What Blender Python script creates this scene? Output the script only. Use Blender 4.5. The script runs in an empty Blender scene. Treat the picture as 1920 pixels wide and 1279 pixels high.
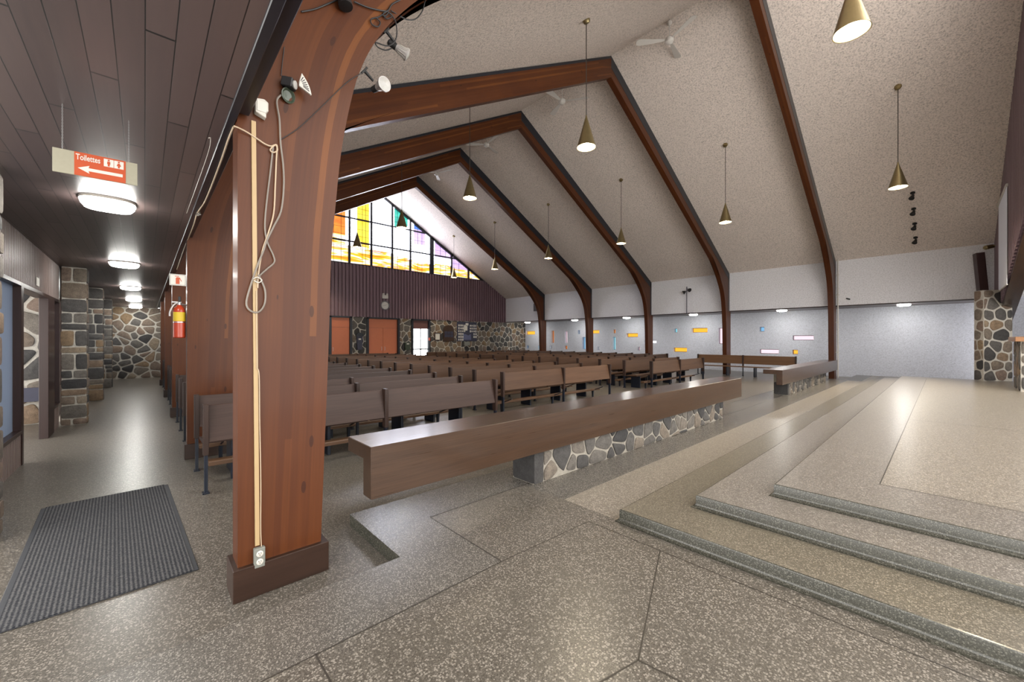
import bpy, bmesh, math, random
from mathutils import Vector, Matrix, noise as mnoise

# ------------------------------------------------------------------ camera, world, exposure
SC = bpy.context.scene
COL = SC.collection
R = math.radians
CAMZ = 1.6
cam_d = bpy.data.cameras.new('camera')
cam_d.lens = 14.0; cam_d.sensor_width = 36.0; cam_d.clip_start = 0.02; cam_d.clip_end = 200
cam_d.shift_y = -1.5 / 1920
cam = bpy.data.objects.new('camera', cam_d); COL.objects.link(cam)
cam.location = (0, 0, CAMZ); cam.rotation_euler = (R(90), 0, -R(42.7))
SC.camera = cam
SC.view_settings.view_transform = 'Standard'
try: SC.view_settings.look = 'None'
except Exception: pass
SC.view_settings.gamma = 1.0
SC.view_settings.use_curve_mapping = False
SC.view_settings.exposure = 0.95

world = bpy.data.worlds.new('world'); SC.world = world; world.use_nodes = True
bg = world.node_tree.nodes['Background']
bg.inputs['Color'].default_value = (1.0, 0.975, 0.935, 1); bg.inputs['Strength'].default_value = 2.7

CORRIDOR_LAMP = 42.0      # emission of the round ceiling lamps
PENDANT_W = 210.0          # watts of each pendant spot
GLASS_E = 2.6             # stained glass brightness

# ------------------------------------------------------------------ main dimensions (metres, nave floor = 0)
PLAT = 0.10
STEP = [0.20, 0.30, 0.40]
SOFFIT = 2.97
RIDGE = 10.32; SLOPE = 0.5586; CX = 10.5
def roof(x): return RIDGE - SLOPE * abs(x - CX)
YB = 22.9                 # back wall
YA = -1.2                 # altar wall
ARCH_Y = [2.94 + 3.96 * k for k in range(5)]
ARCH_T = 0.18

# ------------------------------------------------------------------ helpers
def link(o):
    COL.objects.link(o); return o
def tag(o, label=None, cat=None, group=None, kind=None):
    if label: o['label'] = label
    if cat: o['category'] = cat
    if group: o['group'] = group
    if kind: o['kind'] = kind
    return o
def thing(name, label, cat, loc=(0, 0, 0), rz=0.0, group=None):
    o = link(bpy.data.objects.new(name, None)); o.empty_display_size = 0.1
    o.location = loc; o.rotation_euler = (0, 0, rz)
    return tag(o, label, cat, group)

class MB:
    """collects polygons with material slots, uv and a grey value per face"""
    def __init__(s): s.v = []; s.f = []; s.m = []; s.uv = []; s.c = []; s.sm = []
    def poly(s, pts, mi=0, uv=None, c=None, smooth=False):
        b = len(s.v); s.v += [tuple(p) for p in pts]; s.f.append(tuple(range(b, b + len(pts))))
        s.m.append(mi); s.uv.append(uv); s.c.append(c); s.sm.append(smooth)
    def mesh(s, vs, fs, mi=0, c=None, smooth=False):
        b = len(s.v); s.v += [tuple(p) for p in vs]
        for f in fs:
            s.f.append(tuple(b + i for i in f)); s.m.append(mi); s.uv.append(None); s.c.append(c); s.sm.append(smooth)
    def box(s, x0, x1, y0, y1, z0, z1, mi=0, c=None):
        vs = [(x, y, z) for z in (z0, z1) for y in (y0, y1) for x in (x0, x1)]
        s.mesh(vs, [(0, 2, 3, 1), (4, 5, 7, 6), (0, 1, 5, 4), (2, 6, 7, 3), (0, 4, 6, 2), (1, 3, 7, 5)], mi, c)
    def obox(s, M, sx, sy, sz, mi=0, c=None):
        vs = [M @ Vector((x * sx / 2, y * sy / 2, z * sz / 2)) for z in (-1, 1) for y in (-1, 1) for x in (-1, 1)]
        s.mesh(vs, [(0, 2, 3, 1), (4, 5, 7, 6), (0, 1, 5, 4), (2, 6, 7, 3), (0, 4, 6, 2), (1, 3, 7, 5)], mi, c)
    def prism(s, poly, a0, a1, fn, mi=0, c=None):
        """poly: 2-D outline; fn(p, q, a) -> xyz; swept from a0 to a1"""
        n = len(poly)
        vs = [fn(p, q, a0) for p, q in poly] + [fn(p, q, a1) for p, q in poly]
        fs = [tuple(range(n))[::-1], tuple(range(n, 2 * n))] + [(i, (i + 1) % n, n + (i + 1) % n, n + i) for i in range(n)]
        s.mesh(vs, fs, mi, c)
    def tube(s, pts, r, n=8, mi=0, cap=True, c=None):
        pts = [Vector(p) for p in pts]; rings = []
        up = Vector((0, 0, 1))
        t0 = (pts[1] - pts[0]).normalized()
        nrm = t0.orthogonal().normalized()
        vs = []
        for i, p in enumerate(pts):
            a = pts[max(i - 1, 0)]; b = pts[min(i + 1, len(pts) - 1)]
            t = (b - a)
            if t.length < 1e-9: t = t0
            t.normalize()
            nrm = (nrm - t * nrm.dot(t))
            if nrm.length < 1e-6: nrm = t.orthogonal()
            nrm.normalize(); bn = t.cross(nrm)
            rr = r[i] if isinstance(r, (list, tuple)) else r
            for k in range(n):
                a_ = 2 * math.pi * k / n
                vs.append(p + (nrm * math.cos(a_) + bn * math.sin(a_)) * rr)
        fs = []
        for i in range(len(pts) - 1):
            for k in range(n):
                fs.append((i * n + k, i * n + (k + 1) % n, (i + 1) * n + (k + 1) % n, (i + 1) * n + k))
        if cap:
            fs.append(tuple(range(n))[::-1]); fs.append(tuple((len(pts) - 1) * n + k for k in range(n)))
        s.mesh(vs, fs, mi, c, True)
    def lathe(s, prof, n=24, M=None, mi=0, c=None, sup=2.0, caps=True):
        """prof: (r, z) list; sup>2 gives a squarish superellipse plan"""
        vs = []
        for r, z in prof:
            for k in range(n):
                a = 2 * math.pi * k / n; cx, sy = math.cos(a), math.sin(a)
                if sup != 2.0:
                    q = (abs(cx) ** sup + abs(sy) ** sup) ** (-1 / sup); cx *= q; sy *= q
                p = Vector((r * cx, r * sy, z)); vs.append(M @ p if M else p)
        fs = []
        for i in range(len(prof) - 1):
            for k in range(n):
                fs.append((i * n + k, i * n + (k + 1) % n, (i + 1) * n + (k + 1) % n, (i + 1) * n + k))
        if caps and prof[0][0] > 1e-6: fs.append(tuple(range(n))[::-1])
        if caps and prof[-1][0] > 1e-6: fs.append(tuple((len(prof) - 1) * n + k for k in range(n)))
        s.mesh(vs, fs, mi, c, True)
    def build(s, name, mats, parent=None, bevel=0.0, angle=35, kind=None, seg=1, loc=None, weld=False):
        me = bpy.data.meshes.new(name)
        me.from_pydata(s.v, [], s.f)
        mats = mats if isinstance(mats, (list, tuple)) else [mats]
        for m in mats: me.materials.append(m)
        me.polygons.foreach_set('material_index', s.m)
        me.polygons.foreach_set('use_smooth', [bool(x) for x in s.sm])
        if any(u is not None for u in s.uv):
            ul = me.uv_layers.new(name='grain')
            for p, u in zip(me.polygons, s.uv):
                if u is None: continue
                for li, q in zip(p.loop_indices, u): ul.data[li].uv = q
        if any(x is not None for x in s.c):
            at = me.attributes.new('tone', 'FLOAT', 'FACE')
            at.data.foreach_set('value', [0.5 if x is None else x for x in s.c])
        if bevel > 0 or weld:
            bm = bmesh.new(); bm.from_mesh(me)
            if weld: bmesh.ops.remove_doubles(bm, verts=bm.verts, dist=1e-5)
            bmesh.ops.recalc_face_normals(bm, faces=bm.faces)
            if bevel > 0:
                ed = [e for e in bm.edges if len(e.link_faces) == 2 and e.calc_face_angle(0) > R(30)]
                bmesh.ops.bevel(bm, geom=ed, offset=bevel, segments=seg, affect='EDGES', profile=0.6, clamp_overlap=True)
            bm.to_mesh(me); bm.free()
        if any(s.sm): me.set_sharp_from_angle(angle=R(angle))
        me.update()
        o = link(bpy.data.objects.new(name, me))
        if loc: o.location = loc
        if parent is not None: o.parent = parent
        if kind: o['kind'] = kind
        return o

def copy_tree(o, parent=None):
    c = o.copy(); COL.objects.link(c)
    if parent is not None:
        c.parent = parent; c.matrix_parent_inverse = o.matrix_parent_inverse.copy()
    for ch in list(KIDS.get(o.name, [])): copy_tree(ch, c)
    return c
KIDS = {}
def index_kids():
    KIDS.clear()
    for o in bpy.data.objects:
        if o.parent: KIDS.setdefault(o.parent.name, []).append(o)

def smooth_path(pts, k=6):
    pts = [Vector(p) for p in pts]; out = []
    P = [pts[0]] + pts + [pts[-1]]
    for i in range(1, len(P) - 2):
        p0, p1, p2, p3 = P[i - 1], P[i], P[i + 1], P[i + 2]
        for j in range(k):
            t = j / k
            out.append(0.5 * ((2 * p1) + (p2 - p0) * t + (2 * p0 - 5 * p1 + 4 * p2 - p3) * t * t + (3 * p1 - p0 - 3 * p2 + p3) * t ** 3))
    out.append(pts[-1]); return out

# ------------------------------------------------------------------ materials
class NT:
    def __init__(s, name):
        s.mat = bpy.data.materials.new(name); s.mat.use_nodes = True
        s.t = s.mat.node_tree; s.n = s.t.nodes; s.n.clear()
        s.out = s.n.new('ShaderNodeOutputMaterial'); s.b = s.n.new('ShaderNodeBsdfPrincipled')
        s.t.links.new(s.b.outputs[0], s.out.inputs[0])
    def new(s, typ, **kw):
        nd = s.n.new('ShaderNode' + typ)
        for k, v in kw.items():
            if k.startswith('_'): setattr(nd, k[1:], v)
            else: nd.inputs[k.replace('__', ' ')].default_value = v
        return nd
    def l(s, a, b): s.t.links.new(a, b)
    def coord(s, kind='Object', scale=(1, 1, 1), rand=False):
        tc = s.new('TexCoord'); mp = s.new('Mapping'); mp.inputs['Scale'].default_value = scale
        src = tc.outputs[kind]
        if rand:
            oi = s.new('ObjectInfo'); ad = s.new('VectorMath', _operation='MULTIPLY_ADD')
            cmb = s.new('CombineXYZ'); 
            for i in range(3): s.l(oi.outputs['Random'], cmb.inputs[i])
            s.l(cmb.outputs[0], ad.inputs[0]); ad.inputs[1].default_value = (37, 53, 71); s.l(src, ad.inputs[2]); src = ad.outputs[0]
        s.l(src, mp.inputs['Vector']); return mp.outputs[0]
    def noise(s, vec, scale, detail=3, rough=0.55, dist=0):
        n = s.new('TexNoise', Scale=scale, Detail=detail, Roughness=rough, Distortion=dist); s.l(vec, n.inputs['Vector']); return n.outputs[0]
    def ramp(s, fac, stops, interp='LINEAR'):
        r = s.new('ValToRGB'); r.color_ramp.interpolation = interp; cr = r.color_ramp
        while len(cr.elements) < len(stops): cr.elements.new(0.5)
        for e, (p, c) in zip(cr.elements, stops): e.position = p; e.color = tuple(c) + (1,) if len(c) == 3 else c
        s.l(fac, r.inputs[0]); return r.outputs[0]
    def mix(s, fac, a, b, mode='MIX'):
        m = s.new('Mix', _data_type='RGBA', _blend_type=mode)
        for sock, val in ((m.inputs[0], fac), (m.inputs[6], a), (m.inputs[7], b)):
            if hasattr(val, 'links'): s.l(val, sock)
            elif isinstance(val, (int, float)): sock.default_value = val
            else: sock.default_value = tuple(val) + (1,)
        return m.outputs[2]
    def math(s, op, a, b=0.0):
        m = s.new('Math', _operation=op)
        for sock, val in ((m.inputs[0], a), (m.inputs[1], b)):
            if hasattr(val, 'links'): s.l(val, sock)
            else: sock.default_value = val
        return m.outputs[0]
    def bump(s, h, strength=0.3, dist=0.01):
        b = s.new('Bump', Strength=strength, Distance=dist); s.l(h, b.inputs['Height']); s.l(b.outputs[0], s.b.inputs['Normal'])
    def color(s, c): 
        if hasattr(c, 'links'): s.l(c, s.b.inputs['Base Color'])
        else: s.b.inputs['Base Color'].default_value = tuple(c) + (1,)
    def rough(s, r): 
        if hasattr(r, 'links'): s.l(r, s.b.inputs['Roughness'])
        else: s.b.inputs['Roughness'].default_value = r

def plain(name, c, rough=0.5, metal=0.0, var=0.12, scale=18):
    t = NT(name); v = t.coord()
    n = t.noise(v, scale, 3)
    t.color(t.mix(n, [x * (1 - var) for x in c], [min(1, x * (1 + var)) for x in c])); t.rough(rough)
    t.b.inputs['Metallic'].default_value = metal
    return t.mat
def emit(name, c, e, base=None):
    t = NT(name); t.color(base or c); t.rough(0.4)
    t.b.inputs['Emission Color'].default_value = tuple(c) + (1,); t.b.inputs['Emission Strength'].default_value = e
    return t.mat

def wood(name, dark, light, axis=0, fine=60, rough=0.35, rand=True, coat=0.0, spread=0.5, spec=0.4):
    t = NT(name)
    sc = [1.0, 1.0, 1.0]; sc = [14, 14, 14]; sc[axis] = 0.7
    v = t.coord('Object', tuple(sc), rand)
    n1 = t.noise(v, 1.0, 4, 0.6, 0.6)
    sc2 = [fine * 2.2] * 3; sc2[axis] = 3
    v2 = t.coord('Object', tuple(sc2), rand)
    n2 = t.noise(v2, 1.0, 2, 0.5)
    c = t.ramp(n1, [(0.5 - spread / 2, dark), (0.5 + spread / 2, light)])
    c = t.mix(0.35, c, t.ramp(n2, [(0.3, dark), (0.7, light)]))
    if rand:
        oi = t.new('ObjectInfo'); k = t.math('MULTIPLY_ADD', oi.outputs['Random'], 0.5); k.node.inputs[2].default_value = 0.75
        h = t.new('HueSaturation'); t.l(k, h.inputs['Value']); t.l(c, h.inputs['Color']); c = h.outputs[0]
    t.color(c); t.rough(t.math('MULTIPLY_ADD', n2, 0.12)); t.b.inputs['Roughness'].links[0].from_node.inputs[2].default_value = rough - 0.06
    t.b.inputs['Coat Weight'].default_value = coat; t.b.inputs['Coat Roughness'].default_value = 0.15
    t.bump(n2, 0.02, 0.002); t.b.inputs['Specular IOR Level'].default_value = spec
    return t.mat

def make_glulam():
    t = NT('glulam_timber')
    uv = t.new('UVMap'); uv.uv_map = 'grain'
    sep = t.new('SeparateXYZ'); t.l(uv.outputs[0], sep.inputs[0])
    S, T = sep.outputs[0], sep.outputs[1]
    lam = t.math('MULTIPLY', T, 1 / 0.042)
    # slow wander of the board edges
    mp = t.new('Mapping'); mp.inputs['Scale'].default_value = (0.5, 3, 1); t.l(uv.outputs[0], mp.inputs['Vector'])
    fl = t.math('FLOOR', lam)
    seg = t.math('FLOOR', t.math('ADD', t.math('MULTIPLY', S, 0.16), t.math('MULTIPLY', fl, 0.37)))
    cmb = t.new('CombineXYZ'); t.l(fl, cmb.inputs[0]); t.l(seg, cmb.inputs[1])
    wn = t.new('TexWhiteNoise', _noise_dimensions='3D'); t.l(cmb.outputs[0], wn.inputs['Vector'])
    base = t.ramp(wn.outputs[0], [(0.0, (0.085, 0.024, 0.008)), (0.35, (0.125, 0.039, 0.011)), (0.84, (0.155, 0.052, 0.015)), (0.92, (0.31, 0.118, 0.03)), (1.0, (0.34, 0.132, 0.034))])
    mg = t.new('Mapping'); mg.inputs['Scale'].default_value = (1.2, 55, 1); t.l(uv.outputs[0], mg.inputs['Vector'])
    g = t.noise(mg.outputs[0], 1.0, 4, 0.6, 0.3)
    c = t.mix(0.45, base, t.mix(g, (0.07, 0.02, 0.009), (0.23, 0.08, 0.028)))
    mk = t.new('Mapping'); mk.inputs['Scale'].default_value = (3.2, 9, 1); t.l(uv.outputs[0], mk.inputs['Vector'])
    kn = t.new('TexVoronoi', Scale=1.0, Randomness=1.0); t.l(mk.outputs[0], kn.inputs['Vector'])
    ck = t.new('SeparateColor'); t.l(kn.outputs['Color'], ck.inputs[0])
    knot = t.math('MULTIPLY', t.math('LESS_THAN', kn.outputs['Distance'], 0.13), t.math('GREATER_THAN', ck.outputs[0], 0.72))
    c = t.mix(t.math('MULTIPLY', knot, 0.75), c, (0.045, 0.014, 0.008))
    mb = t.new('Mapping'); mb.inputs['Scale'].default_value = (0.8, 2.0, 1); t.l(uv.outputs[0], mb.inputs['Vector'])
    blot = t.noise(mb.outputs[0], 1.0, 3)
    c = t.mix(t.ramp(blot, [(0.35, (0, 0, 0)), (0.7, (0.45, 0.45, 0.45))]), c, (0.075, 0.022, 0.012))
    c = t.mix(1.0, c, (0.55, 0.48, 0.37), 'MULTIPLY'); t.color(c); t.rough(0.40); t.b.inputs['Specular IOR Level'].default_value = 0.22; t.b.inputs['Coat Weight'].default_value = 0.06; t.b.inputs['Coat Roughness'].default_value = 0.12
    t.bump(g, 0.06, 0.002)
    return t.mat

def make_stucco(name, c, speck=0.5, patch=0.12):
    t = NT(name); v = t.coord()
    n = t.noise(v, 26, 5, 0.8); big = t.noise(v, 0.55, 4, 0.6)
    vo = t.new('TexVoronoi', Scale=30.0); t.l(v, vo.inputs['Vector'])
    h = t.math('ADD', n, t.math('MULTIPLY', vo.outputs['Distance'], 0.5))
    d = [x * (1 - speck) for x in c]; li = [min(1, x * 1.12) for x in c]
    col = t.ramp(n, [(0.34, d), (0.52, c), (0.72, li)])
    col = t.mix(t.ramp(big, [(0.3, (0, 0, 0)), (0.75, (patch * 3,) * 3)]), col, [x * 0.8 for x in c])
    t.color(col); t.rough(0.92); t.bump(h, 0.55, 0.02); t.b.inputs['Specular IOR Level'].default_value = 0.2
    return t.mat

def make_terrazzo(name, dark, mid, light, chip=90, rough=0.3, frac=0.3):
    t = NT(name); v = t.coord()
    vo = t.new('TexVoronoi', Scale=chip, Randomness=1.0); t.l(v, vo.inputs['Vector'])
    sc = t.new('SeparateColor'); t.l(vo.outputs['Color'], sc.inputs[0])
    v2 = t.new('TexVoronoi', Scale=chip * 2.3, Randomness=1.0); t.l(v, v2.inputs['Vector'])
    s2 = t.new('SeparateColor'); t.l(v2.outputs['Color'], s2.inputs[0])
    fine = t.ramp(s2.outputs[0], [(0.0, dark), (0.45, mid), (1.0, [m * 0.55 + l * 0.45 for m, l in zip(mid, light)])])
    # chips with a rounded outline sit in the fine matrix
    big_chip = t.math('MULTIPLY', t.math('LESS_THAN', vo.outputs['Distance'], 0.52), t.math('GREATER_THAN', sc.outputs[0], 1 - frac - 0.22))
    chipc = t.ramp(sc.outputs[1], [(0.0, [x * 0.8 for x in mid]), (0.35, mid), (0.6, light), (1.0, [min(1, x * 1.15) for x in light])])
    c = t.mix(big_chip, fine, chipc)
    t.color(c); t.rough(rough)
    return t.mat

def make_stone():
    t = NT('field_stone'); v = t.coord()
    at = t.new('Attribute', _attribute_name='tone')
    base = t.ramp(at.outputs['Fac'], [(0.0, (0.031, 0.029, 0.029)), (0.22, (0.073, 0.067, 0.062)), (0.42, (0.137, 0.120, 0.102)), (0.6, (0.157, 0.123, 0.092)), (0.8, (0.168, 0.119, 0.091)), (0.94, (0.210, 0.140, 0.077)), (1.0, (0.238, 0.196, 0.147))])
    n = t.noise(v, 14, 6, 0.7); n2 = t.noise(v, 70, 3, 0.6)
    c = t.mix(0.6, base, t.ramp(n, [(0.3, (0.3,) * 3), (0.7, (1.35,) * 3)]), 'MULTIPLY')
    c = t.mix(0.35, c, t.ramp(n2, [(0.35, (0.45,) * 3), (0.65, (1.4,) * 3)]), 'MULTIPLY')
    t.color(c); t.rough(0.8); t.bump(t.math('ADD', n, t.math('MULTIPLY', n2, 0.4)), 0.5, 0.015)
    return t.mat

def make_planks():
    t = NT('ceiling_planks'); v = t.coord()
    sep = t.new('SeparateXYZ'); t.l(v, sep.inputs[0])
    u = t.math('MULTIPLY', sep.outputs[0], 1 / 0.103)
    fr = t.math('FRACT', u); fl = t.math('FLOOR', u)
    grv = t.math('LESS_THAN', fr, 0.045)
    yy = t.math('ADD', t.math('MULTIPLY', sep.outputs[1], 0.42), t.math('MULTIPLY', fl, 0.618))
    fy = t.math('FRACT', yy); joint = t.math('LESS_THAN', fy, 0.006)
    cmb = t.new('CombineXYZ'); t.l(fl, cmb.inputs[0]); t.l(t.math('FLOOR', yy), cmb.inputs[1])
    wn = t.new('TexWhiteNoise'); t.l(cmb.outputs[0], wn.inputs['Vector'])
    mg = t.new('Mapping'); mg.inputs['Scale'].default_value = (40, 2.5, 1); t.l(v, mg.inputs['Vector'])
    g = t.noise(mg.outputs[0], 1.0, 3)
    c = t.ramp(wn.outputs[0], [(0, (0.05, 0.035, 0.035)), (1, (0.095, 0.066, 0.062))])
    c = t.mix(t.math('MULTIPLY', g, 0.5), c, (0.11, 0.072, 0.066))
    mask = t.math('MAXIMUM', grv, joint)
    c = t.mix(mask, c, (0.006, 0.005, 0.006)); t.color(c)
    t.rough(0.40); t.b.inputs['Specular IOR Level'].default_value = 0.8; t.bump(t.math('SUBTRACT', 1.0, mask), 0.3, 0.004)
    return t.mat

def make_mat():
    t = NT('ribbed_carpet'); v = t.coord()
    sep = t.new('SeparateXYZ'); t.l(v, sep.inputs[0])
    w = t.math('SINE', t.math('MULTIPLY', sep.outputs[0], 2 * math.pi / 0.022))
    n = t.noise(v, 90, 3, 0.7)
    k = t.math('ADD', t.math('MULTIPLY', w, 0.16), n)
    c = t.ramp(k, [(0.34, (0.004, 0.005, 0.009)), (0.5, (0.03, 0.031, 0.037)), (0.7, (0.085, 0.083, 0.082))])
    t.color(c); t.rough(0.95); t.bump(k, 0.3, 0.004); return t.mat

M = {}
M['glulam'] = make_glulam()
M['stucco'] = make_stucco('ceiling_stucco', (0.76, 0.67, 0.605), 0.58, 0.1)
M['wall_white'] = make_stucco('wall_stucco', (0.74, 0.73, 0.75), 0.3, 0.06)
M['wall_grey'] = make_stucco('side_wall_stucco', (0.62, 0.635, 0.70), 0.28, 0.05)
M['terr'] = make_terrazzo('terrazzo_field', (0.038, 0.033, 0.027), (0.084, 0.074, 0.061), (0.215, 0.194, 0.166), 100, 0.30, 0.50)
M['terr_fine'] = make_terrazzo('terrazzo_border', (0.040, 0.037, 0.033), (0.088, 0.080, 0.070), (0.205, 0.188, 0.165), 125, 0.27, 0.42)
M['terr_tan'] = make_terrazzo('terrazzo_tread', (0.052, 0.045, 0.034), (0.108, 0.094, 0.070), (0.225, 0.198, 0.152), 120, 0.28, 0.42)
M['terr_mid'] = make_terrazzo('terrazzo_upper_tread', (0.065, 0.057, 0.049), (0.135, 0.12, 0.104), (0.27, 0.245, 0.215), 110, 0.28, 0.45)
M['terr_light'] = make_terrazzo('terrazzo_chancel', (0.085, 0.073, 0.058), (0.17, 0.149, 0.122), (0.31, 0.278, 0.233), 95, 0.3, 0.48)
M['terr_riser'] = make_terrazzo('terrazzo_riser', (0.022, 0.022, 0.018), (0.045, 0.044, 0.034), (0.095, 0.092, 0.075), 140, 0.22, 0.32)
M['seam'] = plain('divider_strip', (0.035, 0.03, 0.024), 0.4)
M['stone'] = make_stone()
M['mortar'] = make_stucco('mortar', (0.44, 0.41, 0.36), 0.2, 0.03)
M['mortar_dark'] = make_stucco('mortar_dark', (0.29, 0.265, 0.225), 0.2, 0.03)
M['planks'] = make_planks()
M['black'] = plain('black_paint', (0.010, 0.012, 0.018), 0.35)
M['flute'] = wood('fluted_panel', (0.125, 0.072, 0.085), (0.20, 0.128, 0.145), 2, 30, 0.42, False)
M['flute_side'] = wood('fluted_side_panel', (0.12, 0.085, 0.075), (0.20, 0.15, 0.135), 2, 30, 0.4, False)
M['frame_wood'] = wood('door_frame_timber', (0.016, 0.007, 0.006), (0.036, 0.016, 0.013), 2, 40, 0.35, False)
M['pew'] = wood('pew_timber', (0.030, 0.0165, 0.013), (0.058, 0.034, 0.027), 0, 50, 0.46, True, 0.0, 0.5, 0.22)
M['pew_warm'] = wood('pew_timber_warm', (0.050, 0.025, 0.0145), (0.098, 0.052, 0.030), 0, 50, 0.44, True, 0.0, 0.5, 0.25)
M['bench'] = wood('bench_timber', (0.085, 0.042, 0.020), (0.15, 0.078, 0.038), 0, 50, 0.4, False, 0.0, 0.5, 0.3)
M['pew_post'] = wood('pew_post_timber', (0.018, 0.009, 0.007), (0.038, 0.019, 0.013), 2, 50, 0.4, True, 0.0)
M['pew_leg'] = plain('pew_leg_dark_paint', (0.005, 0.008, 0.017), 0.35)
M['kneeler'] = wood('kneeler_timber', (0.06, 0.03, 0.016), (0.115, 0.062, 0.033), 0, 50, 0.35, True)
M['rail'] = wood('walnut_rail', (0.022, 0.0105, 0.0055), (0.060, 0.030, 0.0155), 0, 60, 0.30, False, 0.4, 0.6, 0.3)
M['base'] = wood('base_block_timber', (0.018, 0.008, 0.0045), (0.034, 0.015, 0.0085), 0, 40, 0.4, False)
M['door'] = plain('orange_door_paint', (0.50, 0.15, 0.068), 0.5, 0, 0.06, 4)
M['brass'] = plain('brass', (0.31, 0.245, 0.125), 0.35, 0.9)
M['brass_in'] = plain('lamp_inside_white', (0.85, 0.78, 0.6), 0.5)
M['bulb'] = emit('bulb_glow', (1.0, 0.90, 0.68), 45.0)
M['dome'] = emit('lamp_dome_glow', (1.0, 0.985, 0.93), CORRIDOR_LAMP)
M['rod'] = plain('dark_rod', (0.03, 0.022, 0.015), 0.4)
M['white_plastic'] = plain('white_plastic', (0.52, 0.49, 0.44), 0.4, 0, 0.04)
M['fan_white'] = plain('fan_enamel', (0.60, 0.57, 0.53), 0.4, 0, 0.04)
M['cream'] = plain('cream_trunking', (0.36, 0.25, 0.125), 0.5, 0, 0.05)
M['cable_grey'] = plain('grey_cable', (0.19, 0.165, 0.14), 0.5)
M['cable_beige'] = plain('beige_cable', (0.42, 0.32, 0.22), 0.55)
M['cable_black'] = plain('black_cable', (0.006, 0.006, 0.007), 0.5)
M['steel'] = plain('steel', (0.5, 0.5, 0.5), 0.3, 0.9)
M['outlet'] = plain('grey_outlet_box', (0.17, 0.175, 0.155), 0.5)
M['lens'] = plain('lamp_lens', (0.36, 0.35, 0.33), 0.15, 0.0, 0.15, 60)
M['silver'] = plain('reflector_silver', (0.45, 0.43, 0.42), 0.3, 0.5, 0.2, 40)
M['green'] = plain('dark_green_enamel', (0.045, 0.06, 0.04), 0.3)
M['red'] = plain('red_enamel', (0.38, 0.042, 0.015), 0.22, 0, 0.05)
M['yellow'] = plain('yellow_label', (0.55, 0.38, 0.015), 0.5, 0, 0.05)
M['sign_cream'] = plain('sign_board', (0.31, 0.29, 0.215), 0.6, 0, 0.06, 60)
M['sign_orange'] = plain('sign_orange', (0.42, 0.058, 0.009), 0.5, 0, 0.04)
M['sign_white'] = plain('sign_white', (0.58, 0.56, 0.51), 0.6, 0, 0.03)
M['ink'] = plain('dark_ink', (0.02, 0.02, 0.025), 0.6)
M['carpet'] = make_mat()
M['carpet_edge'] = plain('mat_rubber_edge', (0.03, 0.032, 0.038), 0.7)
M['screen'] = plain('screen_white', (0.80, 0.82, 0.88), 0.7, 0, 0.02)
M['vent'] = plain('vent_grey', (0.12, 0.11, 0.12), 0.5)
M['daylight'] = emit('daylit_door_glass', (0.92, 0.97, 1.0), 5.0)
M['board_blue'] = plain('board_navy', (0.03, 0.03, 0.055), 0.5)
M['altar_wood'] = wood('altar_timber', (0.20, 0.085, 0.03), (0.33, 0.15, 0.055), 0, 40, 0.35, False)
M['brown_post'] = wood('brown_post_timber', (0.035, 0.018, 0.018), (0.065, 0.034, 0.032), 2, 40, 0.4, False)
gl = NT('clear_pane'); gl.color((0.8, 0.87, 1.0)); gl.rough(0.05); gl.b.inputs['Transmission Weight'].default_value = 1.0; gl.b.inputs['IOR'].default_value = 1.02
M['pane'] = gl.mat
frost = NT('hazy_pane'); frost.color((0.36, 0.44, 0.58)); frost.rough(0.12); frost.b.inputs['Transmission Weight'].default_value = 0.25; frost.b.inputs['IOR'].default_value = 1.05
M['hazy'] = frost.mat

def glass_mat(name, stops, streak, e):
    t = NT(name); v = t.coord('Object', streak)
    n = t.noise(v, 1.0, 4, 0.6, 0.5); c = t.ramp(n, stops)
    t.l(c, t.b.inputs['Emission Color']); t.b.inputs['Emission Strength'].default_value = e; t.color((0.05, 0.05, 0.05)); t.rough(0.15)
    return t.mat
W = (1.0, 0.98, 0.97)
M['gl_white'] = glass_mat('stained_white', [(0.3, (0.74, 0.80, 1.0)), (0.6, (0.86, 0.89, 1.0))], (0.8, 1, 1.5), GLASS_E * 3.6)
M['gl_streak'] = glass_mat('stained_streaks', [(0.33, (0.9, 0.20, 0.02)), (0.40, (1.0, 0.38, 0.02)), (0.45, (1.0, 0.56, 0.02)), (0.485, (1, 0.92, 0.75)), (0.52, (0.95, 0.88, 0.97)), (0.555, (1.0, 0.60, 0.03)), (0.61, (0.98, 0.36, 0.05)), (0.66, (0.72, 0.55, 0.85)), (0.74, W)], (0.34, 1, 2.6), GLASS_E * 0.32)
M['gl_orange'] = glass_mat('stained_orange', [(0.3, (0.9, 0.12, 0.02)), (0.6, (1.0, 0.30, 0.04))], (0.7, 1, 1.5), GLASS_E * 0.3)
M['gl_yellow'] = glass_mat('stained_yellow', [(0.35, (1.0, 0.55, 0.01)), (0.65, (1.0, 0.80, 0.08))], (0.8, 1, 1.6), GLASS_E * 0.3)
M['gl_teal'] = glass_mat('stained_teal', [(0.35, (0.01, 0.42, 0.34)), (0.65, (0.05, 0.7, 0.55))], (0.9, 1, 1.8), GLASS_E * 0.26)
M['gl_purple'] = glass_mat('stained_purple', [(0.35, (0.55, 0.36, 0.8)), (0.65, (0.8, 0.62, 0.95))], (0.8, 1, 1.8), GLASS_E * 0.3)
M['gl_blue'] = glass_mat('stained_blue', [(0.35, (0.06, 0.16, 0.8)), (0.65, (0.2, 0.45, 1.0))], (0.9, 1, 1.8), GLASS_E * 0.28)
M['w_orange'] = emit('small_glass_orange', (1.0, 0.40, 0.03), 0.75, (0.1, 0.04, 0.01))
M['w_deep'] = emit('small_glass_deep_orange', (0.9, 0.24, 0.02), 0.5, (0.1, 0.04, 0.01))
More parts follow.
